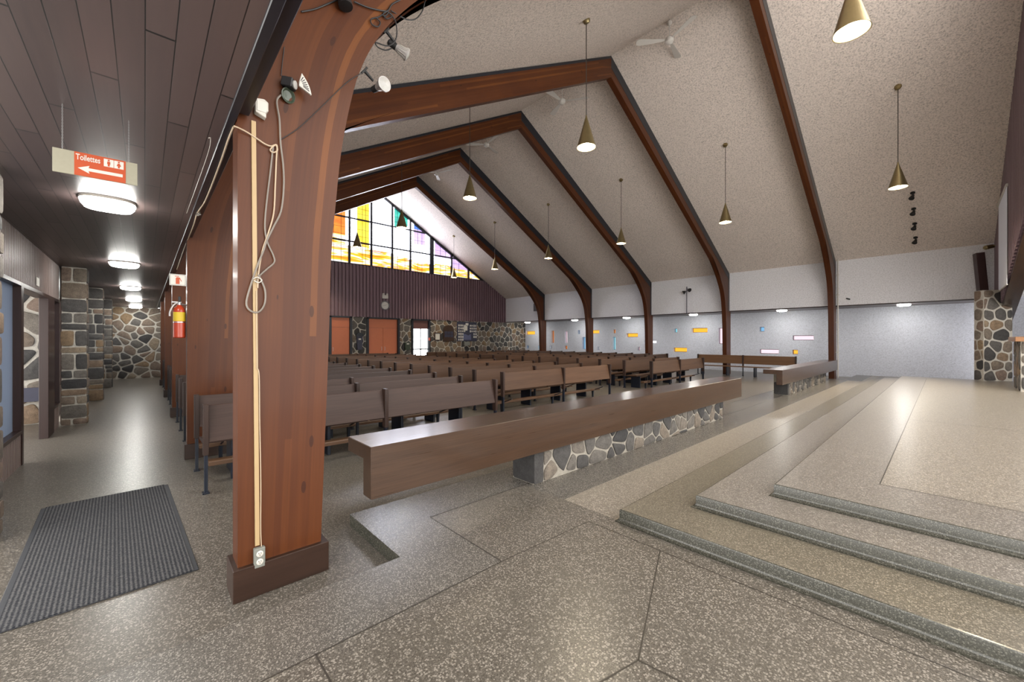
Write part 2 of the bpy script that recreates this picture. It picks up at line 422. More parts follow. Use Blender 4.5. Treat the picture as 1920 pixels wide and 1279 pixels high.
M['w_pink'] = emit('small_glass_pink', (1.0, 0.70, 0.78), 0.62, (0.1, 0.08, 0.08))
M['w_blue'] = emit('small_glass_blue', (0.25, 0.55, 0.85), 0.5, (0.02, 0.05, 0.1))
M['w_cyan'] = emit('small_glass_cyan', (0.3, 0.8, 0.95), 0.55, (0.02, 0.08, 0.1))
M['w_pale'] = emit('small_glass_pale', (0.95, 0.95, 1.0), 0.6, (0.1, 0.1, 0.1))
exec_rng = random.Random(7)

# ------------------------------------------------------------------ stone facing (irregular polygons, each with its own face)
def clip(poly, nx, ny, d):
    out = []
    for i in range(len(poly)):
        a = poly[i]; b = poly[(i + 1) % len(poly)]
        da = a[0] * nx + a[1] * ny - d; db = b[0] * nx + b[1] * ny - d
        if da <= 0: out.append(a)
        if da * db < 0:
            t = da / (da - db); out.append((a[0] + (b[0] - a[0]) * t, a[1] + (b[1] - a[1]) * t))
    return out
def chaikin(poly, k=0.2):
    out = []
    for i in range(len(poly)):
        a = poly[i]; b = poly[(i + 1) % len(poly)]
        out.append((a[0] + (b[0] - a[0]) * k, a[1] + (b[1] - a[1]) * k)); out.append((a[0] + (b[0] - a[0]) * (1 - k), a[1] + (b[1] - a[1]) * (1 - k)))
    return out
def stones(mb, w, h, sw, sh, origin, U, V, N, seed, gap=0.022, depth=0.02, mi=0, jitter=0.42, edge=0.012, tmax=1.0):
    rng = random.Random(seed); O = Vector(origin); U = Vector(U); V = Vector(V); N = Vector(N)
    nx = max(1, round(w / sw)); ny = max(1, round(h / sh)); seeds = []
    for j in range(-1, ny + 1):
        for i in range(-1, nx + 1):
            off = 0.5 * (j % 2)
            seeds.append(((i + 0.5 + off - 0.25 + rng.uniform(-jitter, jitter)) * w / nx, (j + 0.5 + rng.uniform(-jitter, jitter)) * h / ny))
    asp = (h / ny) / (w / nx)
    for k, (sx, sy) in enumerate(seeds):
        p = [(edge, edge), (w - edge, edge), (w - edge, h - edge), (edge, h - edge)]
        for q, (tx, ty) in enumerate(seeds):
            if q == k: continue
            dx, dy = tx - sx, ty - sy
            L = math.hypot(dx, dy)
            if L > 3.2 * max(w / nx, h / ny) or L < 1e-6: continue
            dx /= L; dy /= L
            p = clip(p, dx, dy, sx * dx + sy * dy + L / 2 - gap)
            if len(p) < 3: break
        if len(p) < 3: continue
        ar = abs(sum(p[i][0] * p[(i + 1) % len(p)][1] - p[(i + 1) % len(p)][0] * p[i][1] for i in range(len(p)))) / 2
        if ar < 0.10 * (w / nx) * (h / ny): continue
        p = chaikin(chaikin(p, 0.17), 0.25)
        cx = sum(a for a, b in p) / len(p); cy = sum(b for a, b in p) / len(p)
        tone = rng.random() * tmax; n = len(p); d = depth * rng.uniform(0.7, 1.3)
        def ring(s, hh): return [O + U * (cx + (a - cx) * s) + V * (cy + (b - cy) * s) + N * hh for a, b in p]
        shrink = 1 - min(0.12, 0.02 / max(0.05, math.sqrt(ar)))
        vs = ring(1, 0) + ring(1 - (1 - shrink) * 0.3, d * 0.75) + ring(shrink - 0.05, d)
        fs = []
        for r_ in range(2):
            for i in range(n): fs.append((r_ * n + i, r_ * n + (i + 1) % n, (r_ + 1) * n + (i + 1) % n, (r_ + 1) * n + i))
        fs.append(tuple(2 * n + i for i in range(n)))
        mb.mesh(vs, fs, mi, tone, True)

# ------------------------------------------------------------------ the room shell
def struct(name, mb, mats, **kw): return mb.build(name, mats, kind='structure', **kw)

# floors ----------------------------------------------------------
mb = MB(); mb.box(-3.2, 22.9, 2.55, YB + 0.3, -0.12, 0.0)
mb.box(-3.2, -1.18, -2, 2.55, -0.12, 0.0)
struct('floor_nave', mb, M['terr'])

def rect_floor(mb, x0, x1, y0, y1, z, mi): mb.poly([(x0, y0, z), (x1, y0, z), (x1, y1, z), (x0, y1, z)], mi)
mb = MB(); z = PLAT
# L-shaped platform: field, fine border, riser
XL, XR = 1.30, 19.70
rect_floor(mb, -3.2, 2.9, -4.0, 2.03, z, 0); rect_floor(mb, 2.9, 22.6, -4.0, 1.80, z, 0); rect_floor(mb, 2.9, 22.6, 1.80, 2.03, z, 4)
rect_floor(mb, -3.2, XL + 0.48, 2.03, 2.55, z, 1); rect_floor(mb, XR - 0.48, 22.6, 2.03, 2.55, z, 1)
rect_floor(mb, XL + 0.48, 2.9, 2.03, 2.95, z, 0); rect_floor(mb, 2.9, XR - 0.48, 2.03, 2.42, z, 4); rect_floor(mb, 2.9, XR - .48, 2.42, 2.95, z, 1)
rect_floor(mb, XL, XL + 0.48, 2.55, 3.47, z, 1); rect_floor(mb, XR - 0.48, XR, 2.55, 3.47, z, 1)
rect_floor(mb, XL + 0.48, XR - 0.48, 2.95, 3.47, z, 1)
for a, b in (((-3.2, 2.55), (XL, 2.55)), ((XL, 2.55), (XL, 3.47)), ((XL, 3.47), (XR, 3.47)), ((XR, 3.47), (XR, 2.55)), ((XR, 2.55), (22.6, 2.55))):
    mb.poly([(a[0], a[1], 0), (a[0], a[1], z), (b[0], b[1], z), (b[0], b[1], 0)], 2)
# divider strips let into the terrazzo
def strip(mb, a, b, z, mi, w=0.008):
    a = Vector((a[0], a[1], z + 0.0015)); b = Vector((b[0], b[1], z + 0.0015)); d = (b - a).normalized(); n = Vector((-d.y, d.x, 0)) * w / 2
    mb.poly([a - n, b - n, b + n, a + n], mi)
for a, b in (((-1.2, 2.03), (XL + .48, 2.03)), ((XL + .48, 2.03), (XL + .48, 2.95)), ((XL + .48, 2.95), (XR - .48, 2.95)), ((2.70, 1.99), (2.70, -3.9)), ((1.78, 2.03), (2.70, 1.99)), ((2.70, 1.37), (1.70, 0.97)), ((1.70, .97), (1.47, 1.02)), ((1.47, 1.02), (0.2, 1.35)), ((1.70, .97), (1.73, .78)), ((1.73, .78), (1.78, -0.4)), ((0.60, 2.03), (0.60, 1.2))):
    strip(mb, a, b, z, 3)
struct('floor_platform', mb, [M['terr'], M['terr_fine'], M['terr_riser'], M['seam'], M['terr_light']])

# three chancel steps with coved risers
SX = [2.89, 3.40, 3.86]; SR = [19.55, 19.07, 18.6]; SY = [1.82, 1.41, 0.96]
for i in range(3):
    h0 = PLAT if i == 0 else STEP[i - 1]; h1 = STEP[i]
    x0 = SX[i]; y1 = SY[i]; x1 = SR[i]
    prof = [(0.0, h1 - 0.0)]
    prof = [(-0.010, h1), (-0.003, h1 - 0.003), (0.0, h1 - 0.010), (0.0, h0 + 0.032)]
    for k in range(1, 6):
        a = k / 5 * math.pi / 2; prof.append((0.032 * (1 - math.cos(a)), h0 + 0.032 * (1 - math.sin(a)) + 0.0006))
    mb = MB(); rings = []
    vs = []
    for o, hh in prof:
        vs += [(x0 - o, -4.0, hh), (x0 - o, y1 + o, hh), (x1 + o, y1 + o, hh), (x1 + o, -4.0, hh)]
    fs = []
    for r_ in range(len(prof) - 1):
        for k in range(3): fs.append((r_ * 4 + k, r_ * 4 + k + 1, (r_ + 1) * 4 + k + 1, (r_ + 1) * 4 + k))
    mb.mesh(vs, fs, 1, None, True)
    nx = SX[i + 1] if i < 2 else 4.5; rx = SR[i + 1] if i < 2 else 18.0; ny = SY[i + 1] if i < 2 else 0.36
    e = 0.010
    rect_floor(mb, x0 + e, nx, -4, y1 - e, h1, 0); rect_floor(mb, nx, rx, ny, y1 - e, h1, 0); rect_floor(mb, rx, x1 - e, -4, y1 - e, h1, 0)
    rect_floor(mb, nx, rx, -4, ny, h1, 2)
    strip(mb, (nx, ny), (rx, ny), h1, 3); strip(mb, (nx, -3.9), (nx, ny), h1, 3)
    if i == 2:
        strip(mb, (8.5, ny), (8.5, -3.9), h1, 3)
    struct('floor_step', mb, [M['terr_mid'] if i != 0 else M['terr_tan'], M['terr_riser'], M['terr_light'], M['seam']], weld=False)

# ceiling (nave) ---------------------------------------------------
for side in (-1, 1):
    mb = MB(); xe = CX + side * 10.2
    mb.prism([(CX, RIDGE), (xe, roof(xe)), (xe, roof(xe) + 0.12), (CX, RIDGE + 0.12)], YA - 0.05, YB + 0.2, lambda p, q, a: (p, a, q))
    struct('ceiling_nave_' + ('left' if side < 0 else 'right'), mb, M['stucco'], weld=True)
# aisle ceilings
mb = MB(); mb.box(-1.4, 0.372, -2.0, YB + 0.1, SOFFIT, SOFFIT + 0.06); struct('ceiling_left_aisle', mb, M['planks'])
mb = MB(); mb.box(20.60, 22.85, -1.6, YB + 0.1, SOFFIT + 0.02, SOFFIT + 0.1); struct('ceiling_right_aisle', mb, M['planks'])
# upper walls over the aisles
mb = MB(); mb.box(0.375, 0.418, -2, YB, SOFFIT + 0.06, roof(0.4) + .02); struct('wall_left_upper', mb, M['wall_white'])
mb = MB(); mb.box(20.59, 20.70, -2, YB, SOFFIT + 0.04, roof(20.6) + .05)
ys = [YA - 0.1] + [v for y in ARCH_Y for v in (y - 0.006, y + ARCH_T + 0.006)] + [YB]
for a, b in zip(ys[0::2], ys[1::2]): mb.box(20.42, 20.59, a, b, SOFFIT + 0.02, roof(20.42) + 0.03)
struct('wall_right_upper', mb, M['wall_white'])
mb = MB()
for a, b in zip(ys[0::2], ys[1::2]): mb.box(20.41, 20.60, a, b, SOFFIT - 0.025, SOFFIT + 0.02)
struct('trim_1', mb, M['frame_wood'])
# black fascia along the left aisle ceiling
mb = MB(); mb.box(0.372, 0.418, -2.0, YB, SOFFIT - 0.012, SOFFIT + 0.06)
yl = [-2.0] + [v for y in ARCH_Y for v in (y - 0.03, y + ARCH_T + 0.03)] + [YB]
for a, b in zip(yl[0::2], yl[1::2]): mb.box(0.418, 0.475, a, b, SOFFIT + 0.012, SOFFIT + 0.12)
struct('trim_2', mb, M['black'], bevel=0.004)

# back wall ---------------------------------------------------------
STZ = 2.97
mb = MB()
solid = [(-1.6, 7.42), (8.72, 9.52), (11.62, 12.42), (13.80, 22.9)]
for a, b in solid: mb.box(a, b, YB, YB + 0.3, 0, STZ, 1)
for k, (a, b, sw, sh) in enumerate([(-1.2, 0.75, 0.40, 0.27), (0.75, 7.42, 0.42, 0.34), (8.72, 9.52, 0.40, 0.36), (11.62, 12.42, 0.40, 0.36), (13.80, 20.9, 0.42, 0.36), (20.9, 22.6, 0.42, 0.36)]):
    stones(mb, b - a, STZ, sw, sh, (a, YB, 0), (1, 0, 0), (0, 0, 1), (0, -1, 0), 11 + k, 0.022, 0.02, 0)
mb.box(7.42, 8.72, YB, YB + .3, 2.92, STZ, 1); mb.box(9.52, 11.62, YB, YB + .3, 2.92, STZ, 1); mb.box(12.42, 13.8, YB, YB + .3, 2.92, STZ, 1)
mb.box(20.42, 22.9, YB, YB + .3, STZ, STZ + .04, 1)
struct('wall_back', mb, [M['stone'], M['mortar']])
def fluted(mb, x0, x1, y, zb, zt, per=0.20, dep=0.085, sgn=-1, mi=0):
    n = int(round((x1 - x0) / per)); per = (x1 - x0) / n
    pr = []
    for i in range(n):
        a = x0 + i * per
        pr += [(a, 0), (a + per * .36, 0), (a + per * .41, dep), (a + per * .95, dep)]
    pr.append((x1, 0))
    for (a, da), (b, db) in zip(pr, pr[1:]):
        mb.poly([(a, y + sgn * da, zb(a)), (b, y + sgn * db, zb(b)), (b, y + sgn * db, zt(b)), (a, y + sgn * da, zt(a))], mi)
GB = 5.94
mb = MB()
fluted(mb, 0.48, 20.42, YB - 0.001, lambda x: STZ - 0.02, lambda x: min(GB, roof(x)))
mb.box(0.48, 20.42, YB + 0.005, YB + 0.1, STZ - 0.02, STZ + 0.02); 
mb.poly([(0.48, YB - 0.085, STZ - .02), (20.42, YB - .085, STZ - .02), (20.42, YB, STZ - .02), (.48, YB, STZ - .02)])
mb.poly([(2.7, YB - 0.09, GB), (18.3, YB - .09, GB), (18.3, YB + .05, GB), (2.7, YB + .05, GB)])
struct('wall_back_upper', mb, M['flute'])

# stained glass gable window -----------------------------------------
win = link(bpy.data.objects.new('window_1', None)); win.location = (0, 0, 0); win['kind'] = 'structure'
def gtop(x): return roof(x) - 0.10
MULL = [2.85, 4.1, 5.54, 7.10, 8.54, 9.82, 11.13, 12.35, 13.9, 15.46, 16.9]
ROWS = [GB, 7.23, 8.56, 10.4]
mb = MB()
GMAT = ['gl_white', 'gl_streak', 'gl_orange', 'gl_yellow', 'gl_teal', 'gl_purple', 'gl_blue']
def gpane(x0, x1, z0, z1, g):
    p = clip(clip([(x0, z0), (x1, z0), (x1, z1), (x0, z1)], SLOPE, 1, RIDGE - 0.10 + SLOPE * CX), -SLOPE, 1, RIDGE - 0.10 - SLOPE * CX)
    if len(p) >= 3: mb.poly([(a, YB + 0.02, b) for a, b in p], GMAT.index(g))
def gcol(x0, x1, bands):
    z = GB
    for zt, g in bands: gpane(x0, x1, z, zt, g); z = zt
gcol(2.2, 6.6, [(7.2, 'gl_streak'), (10.4, 'gl_orange')])
gcol(6.6, 8.35, [(7.55, 'gl_streak'), (10.4, 'gl_orange')])
gcol(8.35, 9.0, [(7.0, 'gl_streak'), (10.4, 'gl_white')])
gcol(9.0, 9.72, [(7.3, 'gl_streak'), (10.4, 'gl_yellow')])
gcol(9.72, 11.05, [(6.95, 'gl_streak'), (10.4, 'gl_white')])
gcol(11.05, 11.3, [(6.9, 'gl_streak'), (10.4, 'gl_white')])
gcol(11.3, 11.75, [(6.8, 'gl_streak'), (8.62, 'gl_white'), (10.4, 'gl_teal')])
gcol(11.75, 12.2, [(6.8, 'gl_streak'), (8.75, 'gl_white'), (10.4, 'gl_teal')])
gcol(12.2, 12.62, [(6.7, 'gl_streak'), (10.4, 'gl_white')])
gcol(12.62, 13.45, [(6.6, 'gl_streak'), (7.75, 'gl_white'), (8.7, 'gl_purple'), (10.4, 'gl_blue')])
gcol(13.45, 14.15, [(6.6, 'gl_streak'), (10.4, 'gl_white')])
gcol(14.15, 15.4, [(6.7, 'gl_streak'), (7.15, 'gl_white'), (10.4, 'gl_purple')])
gcol(15.4, 18.4, [(6.55, 'gl_streak'), (10.4, 'gl_purple')])
mb.build('stained_glass', [M[g] for g in GMAT], win)
mb = MB()
for x in MULL:
    w = 0.15 if abs(x - 13.9) < .01 or abs(x - 7.1) < .01 else 0.06
    mb.box(x - w, x + w, YB - 0.07, YB + 0.06, GB, gtop(x) + 0.02)
for zz in ROWS[1:3]:
    hw = (RIDGE - 0.1 - zz) / SLOPE; mb.box(CX - hw, CX + hw, YB - 0.05, YB + 0.05, zz - 0.045, zz + 0.045)
for sd in (-1, 1):
    mb.prism([(CX, RIDGE), (CX + sd * 8.2, roof(CX + 8.2)), (CX + sd * 8.2, roof(CX + 8.2) - .16), (CX, RIDGE - .16)], YB - 0.07, YB + 0.06, lambda p, q, a: (p, a, q))
mb.box(2.6, 18.4, YB - .06, YB + .06, GB - 0.02, GB + 0.05)
# thin lead lines
for x in (7.7, 8.1, 9.3, 9.5, 11.5, 12.0, 12.9, 13.2, 14.6, 15.0, 16.1, 17.2): mb.box(x - .006, x + .006, YB - 0.0, YB + .03, GB, gtop(x))
for zz in (6.3, 6.6, 6.9, 7.6, 8.0, 8.9, 9.2): 
    hw = (RIDGE - 0.1 - zz) / SLOPE; mb.box(CX - min(hw, 3.2), CX + min(hw, 7), YB, YB + .03, zz - .005, zz + .005)
mb.build('window_frame', M['black'], win)

# doors in the back wall ---------------------------------------------
def back_door(n, x0, x1, leafs, zt, pane=None):
    d = link(bpy.data.objects.new('door_%d' % n, None)); d['kind'] = 'structure'
    mb = MB()
    for a, b in ((x0 - 0.13, x0), (x1, x1 + 0.13)): mb.box(a, b, YB - 0.09, YB + 0.16, 0, 2.94)
    mb.box(x0 - .13, x1 + .13, YB - .09, YB + .16, 2.87, 2.96)
    mb.build('door_frame', M['black'], d, bevel=0.004)
    mb = MB(); mb.box(x0 + .004, x1 - .004, YB + 0.03, YB + 0.09, 2.34, 2.87); mb.build('transom_panel', M['door'] if pane is None else M['brown_transom'], d)
    mb = MB(); mb.box(x0, x1, YB + .11, YB + .15, 0, 2.9); mb.build('door_light_stop', M['black'], d)  # unseen panel added to block light leaking through the door gaps
    w = (x1 - x0) / leafs
    for k in range(leafs):
        a = x0 + k * w
        mb = MB(); mb.box(a + .006, a + w - .006, YB + 0.03, YB + 0.08, 0.012, 2.33)
        lf = mb.build('door_leaf', M['door'] if pane is None else M['daylight'], d, bevel=0.003)
        if pane is None:
            h = MB(); hx = a + (0.1 if (k == leafs - 1 and leafs > 1) or leafs == 1 else w - 0.1)
            h.tube([(hx, YB + .03, 1.0), (hx, YB - .02, 1.0), (hx, YB - .02, 1.2), (hx, YB + .03, 1.2)], 0.01); h.build('door_handle', M['steel'], lf)
        else:
            h = MB()
            for q in (a + .006, a + w - .05): h.box(q, q + .045, YB + .015, YB + .085, .01, 2.33)
            h.box(a + .006, a + w - .006, YB + .015, YB + .085, 0.98, 1.06); h.build('door_rail', M['steel'], lf)
    return d
M['brown_transom'] = plain('brown_transom', (0.12, 0.05, 0.045), 0.5)
back_door(1, 7.56, 8.56, 1, 2.3); back_door(2, 9.66, 11.48, 2, 2.3); back_door(3, 12.55, 13.66, 2, 2.3, 'glass')

# right side wall with small coloured windows --------------------------
XW = 22.6; WT = 0.24
WINS = [  # y0, y1, z0, z1, glass (filled from the picture plane below)
]
F_ = 746.7; s_, c_ = math.sin(R(42.7)), math.cos(R(42.7))
def on_side(x, y):
    u = (x - 960) / F_; v = (638 - y) / F_; d = XW / (s_ + c_ * u); return d * (c_ - s_ * u), CAMZ + v * d
for x0, x1, yt, yb_, g in [(986, 1003, 621, 627.5, 'w_orange'), (988, 991.5, 648, 653.5, 'w_blue'), (1009, 1015.5, 648, 655, 'w_cyan'), (1034, 1038.5, 620, 643, 'w_deep'), (1059, 1063.5, 621, 643, 'w_pink'), (1031, 1034.5, 648, 654, 'w_pale'),
    (1058.5, 1063.5, 648.5, 655, 'w_deep'), (1083.5, 1087.5, 619, 626.5, 'w_blue'), (1092, 1097.5, 632, 655, 'w_blue'), (1108, 1123.5, 619, 625.5, 'w_orange'), (1120, 1124, 650, 656.5, 'w_pale'), (1149, 1154, 618, 625, 'w_deep'),
    (1149, 1154, 632, 656, 'w_cyan'), (1174.5, 1196, 625, 632, 'w_orange'), (1195.5, 1200, 650.5, 657.5, 'w_pink'), (1208, 1231, 638, 644.5, 'w_pale'), (1264, 1269.5, 616, 623.5, 'w_cyan'), (1297, 1326.5, 615, 623.5, 'w_orange'),
    (1262.5, 1288, 652, 660, 'w_orange'), (1347, 1357, 615, 645, 'w_pink'), (1424, 1433, 613, 621.5, 'w_blue'), (1486, 1525.5, 629, 638, 'w_pink'), (1424, 1460, 655, 663.5, 'w_pink'), (1485.5, 1496, 656, 664.5, 'w_orange')]:
    ya, za = on_side(x0, yt); yb2, zb = on_side(x1, yb_)
    _, zt2 = on_side(x1, yt); _, zb2 = on_side(x0, yb_)
    WINS.append((min(ya, yb2), max(ya, yb2), (zb + zb2) / 2, (za + zt2) / 2, g))
ycuts = sorted(set([YA - 0.4, YB] + [round(v, 4) for w in WINS for v in w[:2]])); zcuts = sorted(set([0.0, SOFFIT + 0.05] + [round(v, 4) for w in WINS for v in w[2:4]]))
mb = MB()
for ya, yb2 in zip(ycuts, ycuts[1:]):
    for za, zb in zip(zcuts, zcuts[1:]):
        ym, zm = (ya + yb2) / 2, (za + zb) / 2
        if any(w[0] < ym < w[1] and w[2] < zm < w[3] for w in WINS): continue
        mb.poly([(XW, ya, za), (XW, ya, zb), (XW, yb2, zb), (XW, yb2, za)][::-1])
for y0, y1, z0, z1, g in WINS:
    for a, b in (((y0, z0), (y1, z0)), ((y1, z0), (y1, z1)), ((y1, z1), (y0, z1)), ((y0, z1), (y0, z0))):
        mb.poly([(XW, a[0], a[1]), (XW, b[0], b[1]), (XW + WT, b[0], b[1]), (XW + WT, a[0], a[1])])
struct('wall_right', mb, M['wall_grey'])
for k, (y0, y1, z0, z1, g) in enumerate(WINS):
    w = link(bpy.data.objects.new('window_%d' % (k + 2), None)); w['kind'] = 'structure'
    xp = XW + WT - 0.05
    q = MB(); q.box(xp, xp + 0.012, y0, y1, z0, z1); q.build('glass_pane', M[g], w)
    q = MB(); e = min(0.022, (z1 - z0) / 6, (y1 - y0) / 6)
    q.box(xp - .012, xp, y0, y1, z0, z0 + e); q.box(xp - .012, xp, y0, y1, z1 - e, z1); q.box(xp - .012, xp, y0, y0 + e, z0 + e, z1 - e); q.box(xp - .012, xp, y1 - e, y1, z0 + e, z1 - e)
    q.build('window_frame', M['frame_wood'], w)

# left aisle wall: stone piers, fluted boards, glazed frames ------------
XLW = -1.18
mb = MB()
def fluted_x(mb, y0, y1, z0, z1, x=XLW, per=0.065, dep=0.018):
    n = int(round((y1 - y0) / per)); per = (y1 - y0) / n
    for i in range(n):
        a = y0 + i * per; pr = [(a, 0), (a + per * .35, 0), (a + per * .5, dep), (a + per * .85, dep), (a + per, 0)]
        for (p, dp), (q, dq) in zip(pr, pr[1:]): mb.poly([(x + dp, p, z0), (x + dp, p, z1), (x + dq, q, z1), (x + dq, q, z0)][::-1])
HZ = 2.34
for y0, y1 in ((5.35, 11.1), (11.4, 15.1), (15.4, 19.0), (19.3, YB)): fluted_x(mb, y0, y1, HZ, SOFFIT)
fluted_x(mb, 5.35, 8.0, 0, 0.40); fluted_x(mb, 10.45, 11.1, 0, 0.40)
for y0, y1 in ((11.4, 15.1), (15.4, 19.0), (19.3, YB - .02)): fluted_x(mb, y0, y1, 0, 0.75)
mb.box(XLW - 0.02, XLW - .001, 5.35, YB, HZ, SOFFIT)
struct('wall_left', mb, M['flute_side'])
def frame_rect(mb, y0, y1, z0, z1, w=0.05, d0=-0.10, d1=0.03):
    mb.box(XLW + d0, XLW + d1, y0, y0 + w, z0, z1); mb.box(XLW + d0, XLW + d1, y1 - w, y1, z0, z1)
    mb.box(XLW + d0, XLW + d1, y0 + w, y1 - w, z0, z0 + w); mb.box(XLW + d0, XLW + d1, y0 + w, y1 - w, z1 - w, z1)
wn = 26
for y0, y1, z0, z1 in ((5.4, 8.0, .40, HZ), (10.45, 11.1, .40, HZ), (11.4, 15.1, .75, HZ), (15.4, 19.0, .75, HZ), (19.3, 22.85, .75, HZ)):
    w = link(bpy.data.objects.new('window_%d' % wn, None)); w['kind'] = 'structure'; wn += 1
    q = MB(); frame_rect(q, y0, y1, z0, z1); q.build('window_frame', M['frame_wood'], w, bevel=.003)
    q = MB(); q.box(XLW - .05, XLW - .042, y0 + .05, y1 - .05, z0 + .05, z1 - .05); q.build('glass_pane', M['hazy'], w)
d = link(bpy.data.objects.new('door_4', None)); d['kind'] = 'structure'
q = MB(); q.box(XLW - 0.12, XLW + 0.03, 8.0, 8.09, 0, HZ); q.box(XLW - 0.075, XLW + 0.03, 9.9, 10.45, 0, HZ); q.box(XLW - .12, XLW + .03, 8.09, 9.9, HZ - .06, HZ)
q.build('door_frame', M['frame_wood'], d, bevel=.004)
# vestibule seen through the opening
mb = MB(); mb.box(-3.3, XLW - .03, 11.75, 12.0, 0, SOFFIT, 1)
stones(mb, 2.1, SOFFIT, 0.42, 0.40, (-3.3, 11.75, 0), (1, 0, 0), (0, 0, 1), (0, -1, 0), 77, 0.024, 0.025, 0)
struct('wall_vestibule', mb, [M['stone'], M['mortar']])
mb = MB(); mb.box(-3.3, XLW - .05, 11.66, 11.72, 0.44, 0.70); struct('trim_3', mb, M['board_blue'])
mb = MB(); mb.box(-3.3, XLW - .12, 4.5, 12.0, SOFFIT, SOFFIT + .05); struct('ceiling_vestibule', mb, M['wall_white'])

def pier(y0, x0, x1, dep, seed, z1=SOFFIT):
    rng = random.Random(seed); mb = MB(); g = 0.012
    mb.box(x0 + .008, x1 - .008, y0 + .008, y0 + dep, 0, z1, 1)
    z = 0.0
    while z < z1 - 0.02:
        h = rng.choice([0.13, 0.16, 0.2, 0.26, 0.31]);
        if z1 - (z + h) < 0.14: h = z1 - z
        k = rng.random(); cuts = [x0, x1] if k < 0.42 else [x0, x0 + (x1 - x0) * rng.uniform(.38, .62), x1]
        for a, b in zip(cuts, cuts[1:]):
            t = MB(); j = lambda: rng.uniform(-.006, .006)
            aa = a if a == x0 else a + g; bb = b if b == x1 else b - g
            q = [(aa + j(), z + g), (bb + j(), z + g + j()), (bb + j(), z + h - g), (aa + j(), z + h - g + j())]
            q = chaikin(chaikin(q, 0.10), 0.25); out = rng.uniform(.004, .016); n = len(q)
            cx = sum(u for u, _ in q) / n; cz = sum(u for _, u in q) / n
            vs = [(u, y0 + .01, v) for u, v in q] + [(u, y0 - out * .6, v) for u, v in q] + [(cx + (u - cx) * .93, y0 - out, cz + (v - cz) * .93) for u, v in q]
            fs = [tuple(range(n))]
            for r_ in range(2):
                for i in range(n): fs.append((r_ * n + i, r_ * n + (i + 1) % n, (r_ + 1) * n + (i + 1) % n, (r_ + 1) * n + i))
            fs.append(tuple(2 * n + i for i in range(n)))
            mb.mesh(vs, fs, 0, rng.random(), True)
        # return face towards the aisle
        cut = [y0 + .005, y0 + dep] if rng.random() < .6 else [y0 + .005, y0 + dep * .5, y0 + dep]
        for a, b in zip(cut, cut[1:]):
            q = chaikin(chaikin([(a + g, z + g), (b - g, z + g), (b - g, z + h - g), (a + g, z + h - g)], .1), .25); n = len(q); out = rng.uniform(.004, .016)
            cx = sum(u for u, _ in q) / n; cz = sum(u for _, u in q) / n
            vs = [(x1 - .01, u, v) for u, v in q] + [(x1 + out * .6, u, v) for u, v in q] + [(x1 + out, cx + (u - cx) * .93, cz + (v - cz) * .93) for u, v in q]
            fs = []
            for r_ in range(2):
                for i in range(n): fs.append((r_ * n + i, r_ * n + (i + 1) % n, (r_ + 1) * n + (i + 1) % n, (r_ + 1) * n + i))
            fs.append(tuple(2 * n + i for i in range(n)))
            mb.mesh(vs, fs, 0, rng.random(), True)
        z += h
    o = mb.build('stone_pier', [M['stone'], M['mortar']])
    return o
PIER_L = ['rough stone pier at the left edge nearest the doormat', 'stone pier just past the open doorway of the left aisle', 'second stone pier past the doorway on the left aisle', 'farthest stone pier of the left aisle, lit warm at its side']
for k, y in enumerate((5.02, 11.1, 15.1, 19.0)):
    tag(pier(y, -1.14, -0.81 if k else -0.875, 0.30, 31 + k), PIER_L[k], 'pier', 'stone piers of the left aisle')

# altar wall (right), screen, apse ---------------------------------------
mb = MB()
def diag(x): return 3.80 - (x - 14.2) * 0.285
fluted(mb, 11.0, 20.5, YA, lambda x: diag(x) + .1, lambda x: roof(x), per=0.20, dep=0.075, sgn=1)
struct('wall_front', mb, M['flute'])
mb = MB(); mb.prism([(11.0, diag(11)), (20.5, diag(20.5)), (20.5, diag(20.5) + .16), (11.0, diag(11) + .16)], YA - 0.25, YA + 0.03, lambda p, q, a: (p, a, q))
struct('trim_4', mb, M['rail'], weld=True)
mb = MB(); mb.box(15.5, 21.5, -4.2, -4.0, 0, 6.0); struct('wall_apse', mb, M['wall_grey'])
mb = MB(); mb.box(13.0, 21.5, -4.2, YA - .26, 5.2, 5.3); mb.box(21.4, 21.5, -4.2, YA - .1, 0, 5.3); struct('ceiling_apse_shade', mb, M['wall_grey'])  # out-of-view apse ceiling, added to cut the light on the apse wall

